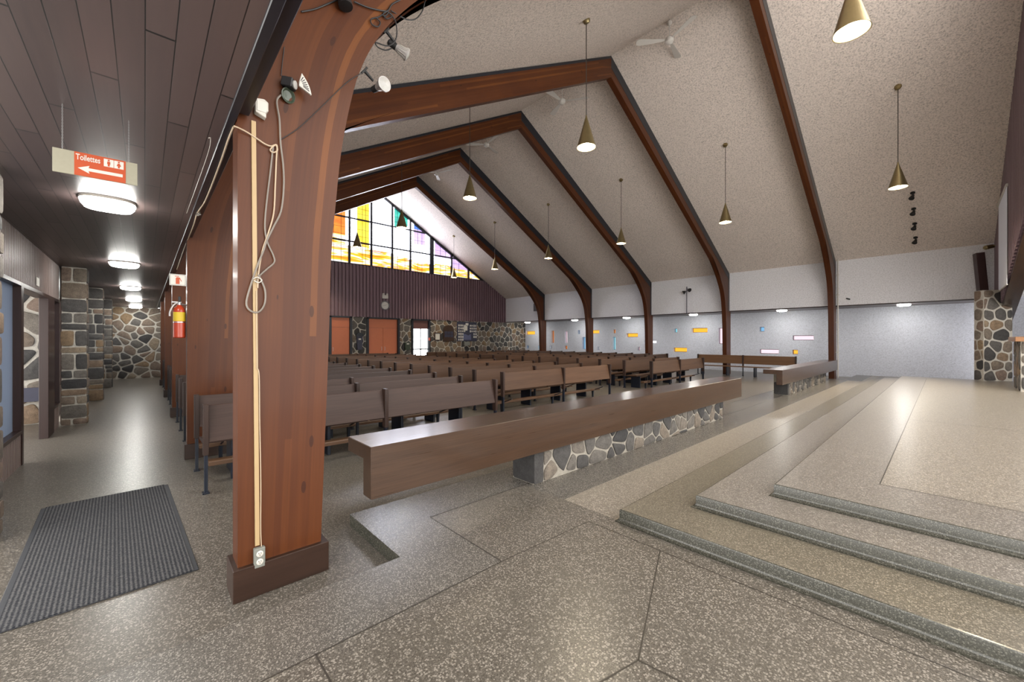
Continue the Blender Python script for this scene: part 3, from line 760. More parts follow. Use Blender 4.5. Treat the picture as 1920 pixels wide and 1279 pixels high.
# ------------------------------------------------------------------ laminated arches
INNER = [(.895, 0), (.925, .8), (.955, 1.6), (.972, 2.2), (1.005, 2.6), (1.04, 2.95), (1.10, 3.3), (1.17, 3.58), (1.29, 3.87), (1.47, 4.16), (1.71, 4.47), (2.0, 4.78), (2.35, 5.09)]
def arch_half(mirror, y0):
    inn = [Vector((p[0], 0, p[1])) for p in INNER]
    sm = smooth_path(inn, 4)
    for k in range(1, 13): 
        x = 2.35 + (CX - 2.35) * k / 12; sm.append(Vector((x, 0, 9.65 - SLOPE * (CX - x))))
    # outer line: leg then roof line
    knee = Vector((0.42, 0, roof(0.42) - 0.02)); n = len(sm)
    n1 = next(i for i, p in enumerate(sm) if p.x > 1.12)
    out = []
    for i, p in enumerate(sm):
        if i <= n1: out.append(Vector((0.42, 0, knee.z * (p.z / sm[n1].z))))
        else:
            t = (i - n1) / (n - 1 - n1); x = 0.42 + (CX - 0.42) * t; out.append(Vector((x, 0, roof(x) - 0.02)))
    mb = MB(); NC = 7
    X = (lambda x: 21 - x) if mirror else (lambda x: x)
    acc = [0.0]
    for a, b in zip(sm, sm[1:]): acc.append(acc[-1] + (b - a).length)
    def near(p):
        best = (1e9, 0)
        for q in range(n - 1):
            a, d = sm[q], sm[q + 1] - sm[q]; t = max(0, min(1, (p - a).dot(d) / d.length_squared)); e = (p - a - d * t).length
            if e < best[0]: best = (e, acc[q] + d.length * t)
        return best
    grid = [[sm[i].lerp(out[i], k / NC) for k in range(NC + 1)] for i in range(n)]
    uvs = [[(lambda e: (e[1], e[0]))(near(p)) for p in row] for row in grid]
    y1 = y0 + ARCH_T
    F = lambda p, y: (X(p.x), y, p.z)
    for i in range(n - 1):
        for k in range(NC):
            ids = ((i, k), (i + 1, k), (i + 1, k + 1), (i, k + 1)); u = [uvs[a][b] for a, b in ids]
            for y in (y0, y1): mb.poly([F(grid[a][b], y) for a, b in ids], 0, u)
        a, b, c, d_ = sm[i], sm[i + 1], out[i + 1], out[i]; S, s1 = acc[i], acc[i + 1]
        mb.poly([F(a, y0), F(b, y0), F(b, y1), F(a, y1)], 0, [(S, -.3), (s1, -.3), (s1, -.3 + ARCH_T), (S, -.3 + ARCH_T)], None, True)
        mb.poly([F(d_, y0), F(c, y0), F(c, y1), F(d_, y1)], 0, [(S, -.9), (s1, -.9), (s1, -.9 + ARCH_T), (S, -.9 + ARCH_T)], None, False)
    return mb
PL = ['near pillar with the hanging cables', 'pillar with the fire extinguisher', 'third pillar from the camera', 'fourth pillar from the camera', 'last pillar before the stained glass']
arch_roots = []
for k, y0 in enumerate(ARCH_Y):
    a = thing('timber_arch', 'laminated timber roof arch rising from the ' + PL[k], 'arch', (0, 0, 0), 0, 'laminated timber arches of the nave')
    arch_roots.append(a)
    for mirror in (False, True):
        mb = arch_half(mirror, y0); mb.build('arch_limb', M['glulam'], a, weld=True, angle=40)
        X = (lambda x: 21 - x) if mirror else (lambda x: x)
        if not mirror:
            q = MB(); q.box(0.372 + .02, 0.945, y0 - 0.035, y0 + ARCH_T + 0.04, 0.0, 0.20); q.build('base_block', M['base'], a, bevel=.004)
        # black painted band along roof line and wall
        wd = 0.36 if mirror else 0.07
        q = MB()
        poly = [(CX, RIDGE - .02), (20.42, roof(20.42) - .02), (20.42, roof(20.42) - .02 - wd * .9), (CX, RIDGE - .02 - wd)] if mirror else [(CX, RIDGE - .02), (0.6, roof(.6) - .02), (.6, roof(.6) - .02 - wd), (CX, RIDGE - .02 - wd)]
        q.prism(poly, y0 - .004, y0 + ARCH_T + .004, lambda p, r_, t: (p, t, r_))
        if mirror: q.box(20.42 - .13, 20.42, y0 - .004, y0 + ARCH_T + .004, SOFFIT, roof(20.42) - .1)
        q.build('black_band', M['black'], a, weld=False)

# ------------------------------------------------------------------ pews
def board_prof(y_top, y_bot, z0, z1, th=0.028):
    return [(y_bot, z0), (y_bot + th, z0), (y_top + th, z1 - .01), (y_top + th * .5, z1), (y_top, z1 - .004)]
def make_pew(name, n_seg, L, screen=False, kneel=True, wd='pew'):
    t = thing(name, 'x', 'pew')
    tot = n_seg * L
    for k in range(n_seg):
        mb = MB(); mb.prism(board_prof(0.055, -0.02, 0.535, 0.915), k * L + .024, (k + 1) * L - .024, lambda p, q, a: (a, p, q)); mb.build('backrest', M[wd], t, weld=True, bevel=.003)
    for k in range(n_seg + 1):
        x = k * L
        mb = MB(); mb.prism([(-.035, .93), (.075, .93), (.055, .40), (-.03, .40)], x - .024, x + .024, lambda p, q, a: (a, p, q)); mb.build('post', M['pew_post'], t, weld=True, bevel=.003)
        mb = MB(); mb.box(x - .015, x + .015, -.02, .035, 0.012, .41); mb.box(x - .03, x + .03, -.035, .05, 0, .014); mb.build('leg', M['pew_leg'], t)
    if not screen:
        mb = MB()
        for k in range(n_seg): mb.prism([(-.44, .405), (-.44, .445), (-.425, .455), (-.035, .425), (-.035, .395)], k * L + .02, (k + 1) * L - .02, lambda p, q, a: (a, p, q))
        mb.build('seat', M[wd], t, weld=True, bevel=.003)
        m = max(2, int(round(tot / 0.98)))
        for k in range(m):
            x = tot * (k + .28) / (m - .44); x = min(x, tot - .12)
            mb = MB(); mb.box(x - .02, x + .02, -.40, -.06, 0, .40); mb.build('panel_leg', M['pew_leg'], t, bevel=.004)
    if not kneel: return t
    # folding kneeler behind, for the row that follows
    mb = MB(); mb.prism([(.30, .20), (.30, .245), (.31, .255), (.41, .255), (.42, .245), (.42, .20)], .05, tot - .05, lambda p, q, a: (a, p, q)); kn = mb.build('kneeler', M['kneeler'], t, weld=True, bevel=.003)
    m = max(2, n_seg + 1)
    for k in range(m):
        x = .28 + (tot - .56) * k / (m - 1)
        mb = MB(); mb.prism([(.34, .20), (.40, .20), (.385, .0), (.355, .0)], x - .02, x + .02, lambda p, q, a: (a, p, q)); mb.build('kneeler_foot', M['pew_leg'], kn, weld=True)
        mb = MB(); mb.tube([(x, .03, .33), (x, .36, .205)], .012, 6); mb.build('kneeler_arm', M['pew_leg'], kn)
    return t
ORD = ['first', 'second', 'third', 'fourth', 'fifth', 'sixth', 'seventh', 'eighth', 'ninth', 'tenth', 'eleventh', 'twelfth', 'thirteenth', 'fourteenth', 'fifteenth', 'sixteenth']
PROTO = {}
def place_pew(key, x, y, label, group, name):
    n_seg, L, scr = key
    if key not in PROTO:
        PROTO[key] = make_pew(name, n_seg, L, scr, True, 'pew' if L in (1.975, 1.715) else 'pew_warm'); o = PROTO[key]; index_kids()
    else: o = copy_tree(PROTO[key])
    o.location = (x, y, 0); o.rotation_euler = (0, 0, random.Random(x * 31 + y).uniform(-.006, .006))
    tag(o, label, 'pew' if not scr else 'kneeler', group)
    return o
BLK = [('left block beside the arch pillars', 0.47, 5.22, 1.975, 2, 1.48), ('left-centre block', 5.56, 6.30, 1.97, 2, 0), ('right-centre block', 11.88, 6.30, 2.0, 2, 0), ('far right block by the windows', 17.15, 9.40, 2.15, 1, 0)]
for bi, (bn, x0, y0, L, ns, cut) in enumerate(BLK):
    place_pew((ns, L, True), x0, y0, 'free-standing brown kneeler screen in front of the ' + bn, 'kneeler screens at the head of the pews', 'kneeler_screen')
    r_ = 0; y = y0 + .98
    while y < 20.3:
        short = cut and any((y - .47) < ay + .25 and (y + .46) > ay - .06 for ay in ARCH_Y)
        lab = 'brown pew, %s row behind the screen of the %s' % (ORD[r_], bn)
        if short:
            # two segments, the first cut short to clear the arch leg
            place_pew((2, 1.715, False), x0 + 0.545, y, lab, 'pews of the ' + bn, 'pew')
        else: place_pew((ns, L, False), x0, y, lab, 'pews of the ' + bn, 'pew')
        y += .98; r_ += 1
# long bench along the right wall, facing across the nave
t = make_pew('side_bench', 2, 1.98, False, False, 'bench'); tag(t, 'long brown bench set sideways along the right arch legs behind the far rail', 'bench')
t.location = (19.78, 8.1, 0); t.rotation_euler = (0, 0, -math.pi / 2); 

# ------------------------------------------------------------------ communion rails (timber L section on a stone plinth)
def rail(x0, x1, px0, px1, label, seed):
    t = thing('communion_rail', label, 'rail', ((x0 + x1) / 2, 3.02, PLAT), 0, 'communion rails at the platform edge')
    cx = (x0 + x1) / 2
    mb = MB(); P = [(2.80 - 3.02, .345), (2.94 - 3.02, .345), (2.94 - 3.02, .615), (3.24 - 3.02, .615), (3.24 - 3.02, .727), (2.80 - 3.02, .727)]
    mb.prism(P, x0 - cx, x1 - cx, lambda p, q, a: (a, p, q)); mb.build('rail_beam', M['rail'], t, weld=True, bevel=.004)
    mb = MB(); a, b = px0 - cx, px1 - cx
    mb.box(a, b, 2.88 - 3.02, 3.2 - 3.02, 0, .344, 1); mb.box(a, b, 2.945 - 3.02, 3.2 - 3.02, .344, .612, 1)
    stones(mb, b - a - .14, .344, .31, .21, (a + .14, 2.88 - 3.02, 0), (1, 0, 0), (0, 0, 1), (0, -1, 0), seed, .011, .014, 0, .40, .004, .56)
    for xx, sg in ((a, -1), (b, 1)):
        q = chaikin([(2.872 - 3.02, .01), (3.19 - 3.02, .01), (3.19 - 3.02, .34), (2.872 - 3.02, .34)], .06); n = len(q)
        vs = [(xx, u, v) for u, v in q] + [(xx + sg * .012, u, v) for u, v in q]
        mb.mesh(vs, [tuple(range(n, 2 * n))] + [(i, (i + 1) % n, n + (i + 1) % n, n + i) for i in range(n)], 0, 0.02)
    q = chaikin([(a - .01, .008), (a + .125, .008), (a + .13, .338), (a - .01, .338)], .06); n = len(q)
    vs = [(u, 2.88 - 3.02, v) for u, v in q] + [(u, 2.866 - 3.02, v) for u, v in q]
    mb.mesh(vs, [tuple(range(n, 2 * n))] + [(i, (i + 1) % n, n + (i + 1) % n, n + i) for i in range(n)], 0, 0.05)
    mb.build('stone_plinth', [M['stone'], M['mortar_dark']], t)
    return t
rail(1.20, 8.97, 2.97, 8.16, 'near long walnut communion rail on a low stone plinth in front of the pews', 51)
rail(12.03, 19.80, 12.84, 18.03, 'far shorter-looking communion rail on stone plinth beside the right wall', 52)

# ------------------------------------------------------------------ pendant lamps
def make_pendant():
    t = thing('pendant_lamp', 'x', 'lamp')
    # origin at mouth centre
    n = MB(); n.lathe([(.014, .66), (.02, .62), (.19, .02), (.198, 0), (.190, .002), (.175, .04), (.012, .60)], 32, caps=False); n.build('lamp_shade', M['brass'], t)
    n = MB(); n.lathe([(.186, .006), (.172, .045), (.03, .52), (0, .53)], 32, caps=False); n.build('shade_lining', M['brass_in'], t)
    n = MB(); n.lathe([(0, .03), (.03, .04), (.048, .075), (.045, .12), (.02, .17), (.018, .24), (0, .24)], 16); n.build('bulb', M['bulb'], t)
    return t
def spot(parent, z, w, size, blend, col, radius=.05):
    ld = bpy.data.lights.new('bulb_light', 'SPOT'); ld.energy = w; ld.spot_size = R(size); ld.spot_blend = blend; ld.color = col; ld.shadow_soft_size = radius
    o = link(bpy.data.objects.new('bulb_light', ld)); o.parent = parent; o.location = (0, 0, z); return o
pend = make_pendant(); index_kids(); first = True
for row, x in (('left', 6.66), ('right', 14.34)):
    for k, y in enumerate((0.80, 4.97, 8.95, 12.95, 16.95, 20.95)):
        o = pend if first else copy_tree(pend); first = False
        o.location = (x, y, 5.55)
        tag(o, 'brass cone pendant lamp, %s from the altar end in the %s row' % (ORD[k], row), 'lamp', 'brass cone pendants of the nave')
        ct = roof(x) - 5.55
        q = MB(); q.tube([(0, 0, .62), (0, 0, ct - .03)], .009, 8); q.build('rod', M['rod'], o)
        sl = (1 if x < CX else -1) * math.atan(SLOPE)
        Mx = Matrix.Translation((0, 0, ct - .004)) @ Matrix.Rotation(-sl, 4, 'Y')
        q = MB(); q.lathe([(.02, -.075), (.06, -.06), (.075, -.02), (.075, 0)], 20, Mx); q.build('ceiling_rose', M['brass'], o)
        spot(o, .03, PENDANT_W, 125, .6, (1, .86, .64))

# ------------------------------------------------------------------ ceiling fans
def make_fan():
    t = thing('ceiling_fan', 'x', 'fan')
    q = MB(); q.lathe([(0, -.09), (.05, -.085), (.10, -.05), (.115, 0), (.10, .06), (.05, .09), (.03, .12)], 20); q.build('motor', M['fan_white'], t)
    q = MB(); q.tube([(0, 0, .1), (0, 0, .44)], .012, 8); q.lathe([(.03, .40), (.07, .47), (.07, .50)], 16); q.build('downrod', M['fan_white'], t)
    for k in range(3):
        a = 2 * math.pi * k / 3; Mr = Matrix.Rotation(a, 4, 'Z') @ Matrix.Translation((0, 0, .02)) @ Matrix.Rotation(R(12), 4, 'X')
        q = MB(); pr = [(.10, -.022), (.24, -.05), (.52, -.08), (.80, -.10), (.86, -.07), (.88, 0), (.86, .07), (.80, .095), (.52, .07), (.24, .045), (.10, .022)]
        n = len(pr); vs = [Mr @ Vector((u, v, .004)) for u, v in pr] + [Mr @ Vector((u, v, -.004)) for u, v in pr]
        q.mesh(vs, [tuple(range(n)), tuple(range(n, 2 * n))[::-1]] + [(i, n + i, n + (i + 1) % n, (i + 1) % n) for i in range(n)]); q.build('blade', M['fan_white'], t)
    return t
fan = make_fan(); index_kids()
for k, y in enumerate((5.06, 8.85, 12.95, 16.85)):
    o = fan if k == 0 else copy_tree(fan); o.location = (10.5, y, 9.76); o.rotation_euler = (0, 0, [R(10), R(65), R(20), R(50)][k])
    tag(o, 'white three-blade ceiling fan, %s from the altar end under the ridge' % ORD[k], 'fan', 'ceiling fans along the ridge')

# ------------------------------------------------------------------ round aisle ceiling lamps
def make_dome():
    t = thing('ceiling_lamp', 'x', 'lamp')
    q = MB(); q.lathe([(.20, 0), (.20, -.022), (.19, -.024)], 36, None, 0, None, 2.8); q.build('lamp_base', M['white_plastic'], t)
    q = MB(); q.lathe([(.19, -.024), (.19, -.045), (.17, -.072), (.11, -.085), (0, -.088)], 36, None, 0, None, 2.8); q.build('diffuser', M['dome'], t)
    return t
dome = make_dome(); index_kids(); first = True
for side, x, yy, z in (('left', -.262, (5.58, 9.8, 14.1, 18.2, 22.0), SOFFIT), ('right', 21.35, (1.03, 5.0, 8.98, 12.95, 16.9, 21.4), SOFFIT + .02)):
    for k, y in enumerate(yy):
        o = dome if first else copy_tree(dome); first = False
        o.location = (x, y, z)
        tag(o, 'glowing white ceiling lamp, %s from the front of the %s aisle' % (ORD[k], side), 'lamp', 'round lamps of the %s aisle' % side)

# ------------------------------------------------------------------ doormat, toilet sign
def on_z(pt, z):
    u = (pt[0] - 960) / F_; v = (638 - pt[1]) / F_; d = (z - CAMZ) / v; return Vector((d * (s_ + c_ * u), d * (c_ - s_ * u), z))
t = thing('doormat', 'dark grey ribbed doormat lying on the aisle floor at lower left', 'mat', (-.22, 4.65, 0), R(2.2))
mb = MB(); mb.box(-.455, .455, -1.15, 1.15, 0.0005, .008); mb.build('rubber_edge', M['carpet_edge'], t, bevel=.003)
mb = MB(); mb.box(-.425, .425, -1.15, 1.15, .008, .0135); mb.build('pile', M['carpet'], t)

t = thing('toilet_sign', 'cream hanging sign board with orange Toilettes panel and left arrow', 'sign', (-.21, 3.45, 2.632), R(-4))
mb = MB(); mb.box(-.178, .178, -.006, .006, -.062, .075); mb.build('sign_board', M['sign_cream'], t, bevel=.001)
mb = MB(); mb.box(-.092, .125, -.0075, -.006, -.062, .075); mb.build('orange_panel', M['sign_orange'], t)
def text_mesh(body, size, parent, M_, mat, name, bold=0.0, ex=.0006):
    cu = bpy.data.curves.new(name, 'FONT'); cu.body = body; cu.size = size; cu.offset = bold; cu.extrude = ex; cu.align_x = 'LEFT'
    o = bpy.data.objects.new(name, cu); COL.objects.link(o)
    dg = bpy.context.evaluated_depsgraph_get(); me = bpy.data.meshes.new_from_object(o.evaluated_get(dg))
    bpy.data.objects.remove(o); me.materials.clear(); me.materials.append(mat); me.transform(M_)
    r_ = link(bpy.data.objects.new(name, me)); r_.parent = parent; return r_
FR = Matrix.Rotation(R(90), 4, 'X')
text_mesh('Toilettes', .047, t, Matrix.Translation((-.086, -.0082, .031)) @ FR @ Matrix.Diagonal((.60, 1, 1, 1)), M['sign_white'], 'lettering', .0007)
mb = MB(); ar = [(-.078, -.018), (-.03, .004), (-.034, -.010), (.112, -.010), (.112, -.028), (-.034, -.028), (-.03, -.042)]
mb.prism(ar, -.0085, -.0076, lambda p, q, a: (p, a, q)); mb.build('arrow', M['sign_white'], t)
for k, x in enumerate((.030, .074)):
    mb = MB(); mb.box(x, x + .042, -.0085, -.0076, .020, .066); pg = mb.build('pictogram', M['sign_white'], t)
    mb = MB(); cxx = x + .021
    mb.lathe([(0, 0), (.005, 0)], 12, Matrix.Translation((cxx, -.0092, .059)) @ FR, caps=False)
    body = [(-.006, .052), (.006, .052), (.007, .036), (.004, .036), (.004, .023), (-.004, .023), (-.004, .036), (-.007, .036)] if k == 0 else [(-.004, .052), (.004, .052), (.010, .035), (.004, .035), (.004, .023), (-.004, .023), (-.004, .035), (-.010, .035)]
    mb.prism(body, -.0094, -.0086, lambda p, q, a: (cxx + p, a, q)); mb.build('figure', M['sign_orange'], pg)
for x in (-.14, .138):
    mb = MB(); z = .075
    while z < SOFFIT - 2.625 - .004:
        vert = int(z / .0085) % 2
        mb.tube([(x + (.0022 if i in (1, 2) else -.0022) * (1 if vert else 0), (.0022 if i in (1, 2) else -.0022) * (0 if vert else 1), z + (.0 if i in (0, 1) else .011)) for i in (0, 1, 2, 3, 0)], .0009, 5); z += .0085
    mb.build('chain', M['steel'], t)

# ------------------------------------------------------------------ things fixed to the near pillar
YP = ARCH_Y[0] - 0.001      # front face of the near pillar
def on_p(x, y, off=0.0):
    Y = YP - off; u = (x - 960) / F_; v = (638 - y) / F_; d = Y / (c_ - s_ * u); return Vector((d * (s_ + c_ * u), Y, CAMZ + v * d))
def cable(name, px, mat, r, label, off=.008, cat='cable', group=None):
    pts = [on_p(p[0], p[1], p[2] if len(p) > 2 else off) for p in px]
    mb = MB(); mb.tube(smooth_path(pts, 6), r, 8); return tag(mb.build(name, mat), label, cat, group)
a, b = on_p(475, 228), on_p(482, 1022)
mb = MB(); w = .012
mb.mesh([(a.x - w, YP, a.z), (a.x + w, YP, a.z), (b.x + w, YP, b.z), (b.x - w, YP, b.z), (a.x - w, YP - .012, a.z), (a.x + w, YP - .012, a.z), (b.x + w, YP - .012, b.z), (b.x - w, YP - .012, b.z)],
        [(4, 5, 6, 7), (0, 4, 7, 3), (1, 2, 6, 5), (0, 1, 5, 4), (3, 7, 6, 2)])
tag(mb.build('cable_trunking', M['cream']), 'narrow cream cable trunking running up the near pillar face', 'trunking')
t = thing('junction_box', 'white junction box at the top of the cream trunking', 'box', tuple(on_p(486, 207)))
mb = MB(); mb.prism([(-.028, -.035), (.03, -.055), (.03, -.02), (.042, -.01), (.042, .045), (.02, .06), (-.028, .05)], -.045, 0, lambda p, q, a: (p, a, q)); mb.build('box_body', M['white_plastic'], t, weld=True, bevel=.003)
mb = MB(); mb.box(-.02, .03, -.049, -.045, -.025, .04); mb.build('box_cover', M['sign_white'], t, bevel=.001)
p = on_p(485, 1042)
t = thing('power_outlet', 'grey double power outlet low on the near pillar', 'outlet', tuple(p))
mb = MB(); mb.box(-.030, .030, -.035, 0, -.062, .060); mb.build('outlet_box', M['outlet'], t, bevel=.004)
for zz in (-.024, .026):
    mb = MB(); mb.lathe([(.019, 0), (.019, .003), (.016, .0045)], 20, Matrix.Translation((0, -.035, zz)) @ FR); so = mb.build('socket', M['white_plastic'], t)
    q = MB()
    for xx in (-.006, .006): q.box(xx - .0015, xx + .0015, -.0402, -.0394, zz, zz + .009)
    q.lathe([(0, 0), (.003, 0)], 8, Matrix.Translation((0, -.0398, zz - .007)) @ FR, caps=False); q.build('slot', M['ink'], so)
cable('grey_cable', [(527, 178), (519, 190), (524, 225), (526, 268), (531, 310), (532, 350), (527, 395), (513, 425), (500, 452), (494, 470), (482, 500), (467, 545), (462, 570), (470, 583), (485, 585), (496, 570), (497, 545), (488, 522), (484, 515)], M['cable_grey'], .0055, 'thick grey cable with a hanging loop on the near pillar', .02)
cable('grey_cable', [(512, 275), (507, 320), (497, 410), (500, 450), (512, 478), (514, 492), (500, 505), (486, 518), (481, 530)], M['cable_grey'], .005, 'shorter grey cable bunched into the knot above the loop', .014)
cable('beige_cable', [(438, 236, .03), (448, 240, .03), (460, 246, .022), (470, 252, .016), (485, 262, .016), (497, 270), (508, 274), (517, 272), (520, 282), (512, 286), (507, 280), (519, 272), (518, 300), (516, 350), (513, 400), (502, 440), (492, 470), (485, 510), (483, 540)], M['cable_beige'], .0045, 'beige cable crossing the pillar from the aisle ceiling to the knot', .016)
cable('beige_cable', [(481, 545), (481, 600), (482, 680), (482, 690), (486, 705), (487, 790), (489, 900), (489, 1000), (492, 1040), (495, 1060), (494, 1075), (497, 1085)], M['cable_beige'], .0028, 'thin beige cable hanging down beside the trunking to the outlet', .016)
t_ = cable('cable_tie', [(475, 523), (482, 520), (491, 525), (485, 530), (476, 526)], M['white_plastic'], .003, 'white tie around the cable bunch on the near pillar', .028, 'tie')
cable('black_cable', [(526, 262), (560, 240), (600, 203), (650, 155), (684, 134)], M['cable_black'], .0028, 'thin black cable slanting across the near pillar to the lower spotlight', .012)
cable('black_cable', [(565, 22), (590, 17), (615, 7), (632, 0)], M['cable_black'], .0055, 'black cable along the top of the near pillar, left of the black spotlight', .012)
cable('black_cable', [(664, 3), (690, 14), (715, 20), (728, 22), (722, 30), (718, 26), (728, 19), (735, 8), (750, 0)], M['cable_black'], .0055, 'black cable knotted on the arch above the two reflector spotlights', .012)
cable('black_cable', [(727, 22), (735, 30), (725, 35), (717, 28), (710, 32), (696, 36), (697, 45), (708, 50), (713, 42), (705, 33)], M['cable_black'], .0048, 'curled end of black cable hanging below the knot', .014)
cable('black_cable', [(733, 20, .015), (750, 30, -.02), (765, 37, -.05), (780, 35, -.06), (792, 20, -.06), (797, 0, -.05)], M['cable_black'], .0048, 'black cable sagging off the arch edge against the ceiling', .01)
cable('black_cable', [(732, 24, .015), (742, 42, .01), (744, 65, 0), (738, 80, -.02), (725, 86, -.03), (705, 80, -.03), (708, 88, -.03), (722, 94, -.03), (734, 91, -.04)], M['cable_black'], .0048, 'black cable looping down to the upper reflector spotlight', .01)
cable('black_cable', [(533, 88), (529, 120), (527, 142)], M['cable_black'], .003, 'short black cable above the small floodlight on the pillar', .012)

def direct(loc, d, up=Vector((0, 0, 1))):
    d = Vector(d).normalized(); q = d.to_track_quat('Z', 'Y'); return Matrix.Translation(loc) @ q.to_matrix().to_4x4()
def reflector_spot(base, mid, lampc, d, size, label, lens):
    t = thing('spotlight', label, 'spotlight', tuple(base), 0, 'reflector spotlights on the near arch')
    b = Vector(base); rel = lambda p: Vector(p) - b
    mb = MB(); ax = (Vector(mid) - b).normalized()
    mb.obox(direct((0, 0, 0), ax), .022, .075, .014); mb.build('mount_plate', M['cable_black'], t, bevel=.003)
    mb = MB(); mb.tube([(0, 0, 0), rel(mid) * .6, rel(mid)], [.013, .011, .009], 10); mb.build('arm', M['cable_black'], t)
    Md = direct(rel(lampc), d)
    mb = MB(); mb.lathe([(.012, -.10), (.024, -.092), (.027, -.03), (.024, -.028)], 18, Md); mb.build('lamp_holder', M['cable_black'], t)
    mb = MB(); mb.lathe([(.024, -.035), (.030, -.01), (size * .75, .035), (size, .060), (size, .07), (size * .95, .072)], 28, Md); rf = mb.build('reflector', M['silver'], t)
    mb = MB(); mb.lathe([(size * .95, .0715), (size * .6, .078), (0, .082)], 28, Md); mb.build('lens', M['lens'], rf)
    if lens:
        for k in range(14):
            a = 2 * math.pi * k / 14; q = MB(); q.tube([Md @ Vector((math.cos(a) * .033, math.sin(a) * .033, -.008)), Md @ Vector((math.cos(a) * size * .80, math.sin(a) * size * .80, .037)), Md @ Vector((math.cos(a) * size * 1.02, math.sin(a) * size * 1.02, .06))], .0022, 5); q.build('rib', M['white_plastic'], rf)
    return t
reflector_spot(on_p(724, 58, -.09), on_p(745, 86, -.09), on_p(749, 93, -.09), (.8, -.25, -.35), .048, 'ribbed reflector spotlight, upper of two on the near arch edge', True)
reflector_spot(on_p(683, 132, -.09), on_p(700, 152, -.09), on_p(712, 162, -.09), (.12, -.95, -.12), .055, 'round-faced reflector spotlight, lower of two on the near arch edge', False)
p = on_p(646, 0, .05)
t = thing('spotlight', 'black cylindrical spotlight at the very top of the near arch', 'spotlight', tuple(p), 0, 'reflector spotlights on the near arch')
Md = direct((0, 0, 0), (.1, -.2, -1))
mb = MB(); mb.lathe([(.02, -.14), (.035, -.13), (.036, -.02), (.044, 0), (.048, .03), (.048, .05), (.04, .052)], 24, Md); mb.build('lamp_can', M['cable_black'], t)
mb = MB(); mb.lathe([(.04, .046), (.02, .05), (0, .05)], 20, Md); mb.build('lens', M['silver'], t)
mb = MB(); mb.tube([(0, 0, .12), (0, .03, .14), (0, .05, .14)], .012, 8); mb.build('bracket', M['cable_black'], t)
# small floodlight with louvre and a green round lamp below
p = on_p(541, 158, .03)
t = thing('floodlight', 'small black floodlight with white fan louvre and round green lamp on the pillar', 'floodlight', tuple(p))
Md = direct((.008, -.01, 0), (.75, -.6, -.15))
mb = MB(); mb.obox(Md @ Matrix.Translation((0, 0, -.01)), .066, .062, .07); mb.build('housing', M['cable_black'], t, bevel=.005)
mb = MB(); mb.lathe([(.026, .026), (.026, .034), (.022, .036), (0, .038)], 22, Md); mb.build('lens', M['lens'], t)
mb = MB(); o1 = on_p(560, 158, .05) - p; e0 = on_p(565, 139, .06) - p; e1 = on_p(583, 180, .06) - p; yv = Vector((0, -.05, 0))
vs = [o1 + Vector((0, 0, .012)), o1 - Vector((0, 0, .014))]; n_ = 8
ring = [e0.lerp(e1, k / n_) + Vector((.012 * math.sin(math.pi * k / n_), 0, 0)) for k in range(n_ + 1)]
front = [vs[1]] + ring[::-1] + [vs[0]]
mb.mesh(front + [q + yv * .25 for q in front], [tuple(range(len(front))), tuple(range(len(front), 2 * len(front)))[::-1]] + [(i, (i + 1) % len(front), len(front) + (i + 1) % len(front), len(front) + i) for i in range(len(front))])
lv = mb.build('louvre', M['sign_white'], t)
for k in range(1, 8):
    q = MB(); c_in = o1.lerp(ring[k], .35) + yv * .27; c_out = o1.lerp(ring[k], .85) + yv * .27; q.tube([c_in, c_out], [.0018, .003], 5); q.build('louvre_slot', M['ink'], lv)
Mg = direct(on_p(541, 179, .02) - p, (.35, -.9, -.2))
mb = MB(); mb.lathe([(.02, -.03), (.045, -.01), (.047, .0), (.042, .002), (.03, -.012), (0, -.016)], 26, Mg); mb.build('green_lamp', M['green'], t)

# cable running along the black fascia of the left aisle
def on_fascia(x, y, z=SOFFIT - .02):
    q = on_z((x, y), z); return q
mb = MB(); pts = [on_fascia(438, 238), on_fascia(428, 262), on_fascia(415, 300), on_fascia(396, 350), on_fascia(383, 380), on_fascia(370, 400), on_fascia(362, 425), on_fascia(351, 452), on_fascia(344, 470), on_fascia(332, 505)]
mb.tube(smooth_path(pts, 5), .006, 8); tag(mb.build('beige_cable', M['cable_beige']), 'beige cable strung along the black fascia of the aisle ceiling', 'cable')
mb = MB(); c0 = on_fascia(372, 400, SOFFIT - .03); rg = random.Random(3)
for k in range(5): mb.tube(smooth_path([c0 + Vector((rg.uniform(-.02, .02), rg.uniform(-.05, .05), rg.uniform(-.025, .015))) for _ in range(4)], 4), .004, 6)
tag(mb.build('cable_knot', M['cable_grey']), 'tangled knot of grey cable hanging from the black fascia', 'cable')
mb = MB(); mb.tube(smooth_path([on_z((391, 259), 2.94), on_z((395, 262), 2.94), on_z((386, 300), 2.94), on_z((350, 400), 2.95)], 4), .0022, 6); tag(mb.build('bent_wire', M['white_plastic']), 'thin bent pale wire under the aisle ceiling planks', 'wire')

# ------------------------------------------------------------------ fire extinguisher and its sign on the second pillar
x0 = .345; y0 = ARCH_Y[1] + .08
t = thing('fire_extinguisher', 'red fire extinguisher with yellow label hung on the second pillar', 'fire extinguisher', (x0, y0, 1.63))
mb = MB(); mb.lathe([(0, 0), (.055, 0), (.066, .012), (.066, .36), (.058, .40), (.03, .43), (.022, .445), (0, .445)], 28); mb.build('cylinder', M['red'], t)
mb = MB(); mb.lathe([(.0668, .225), (.0668, .345)], 28); mb.build('label_band', M['yellow'], t)
mb = MB(); mb.lathe([(.0672, .205), (.0672, .217)], 28); mb.build('strap', M['steel'], t)
mb = MB(); mb.lathe([(.02, .44), (.022, .48), (.012, .49)], 14); mb.box(-.075, .02, -.012, .012, .475, .487); mb.build('valve', M['steel'], t)
mb = MB(); mb.box(-.012, .016, -.012, .012, .49, .56); mb.build('handle', M['cable_black'], t, bevel=.004)
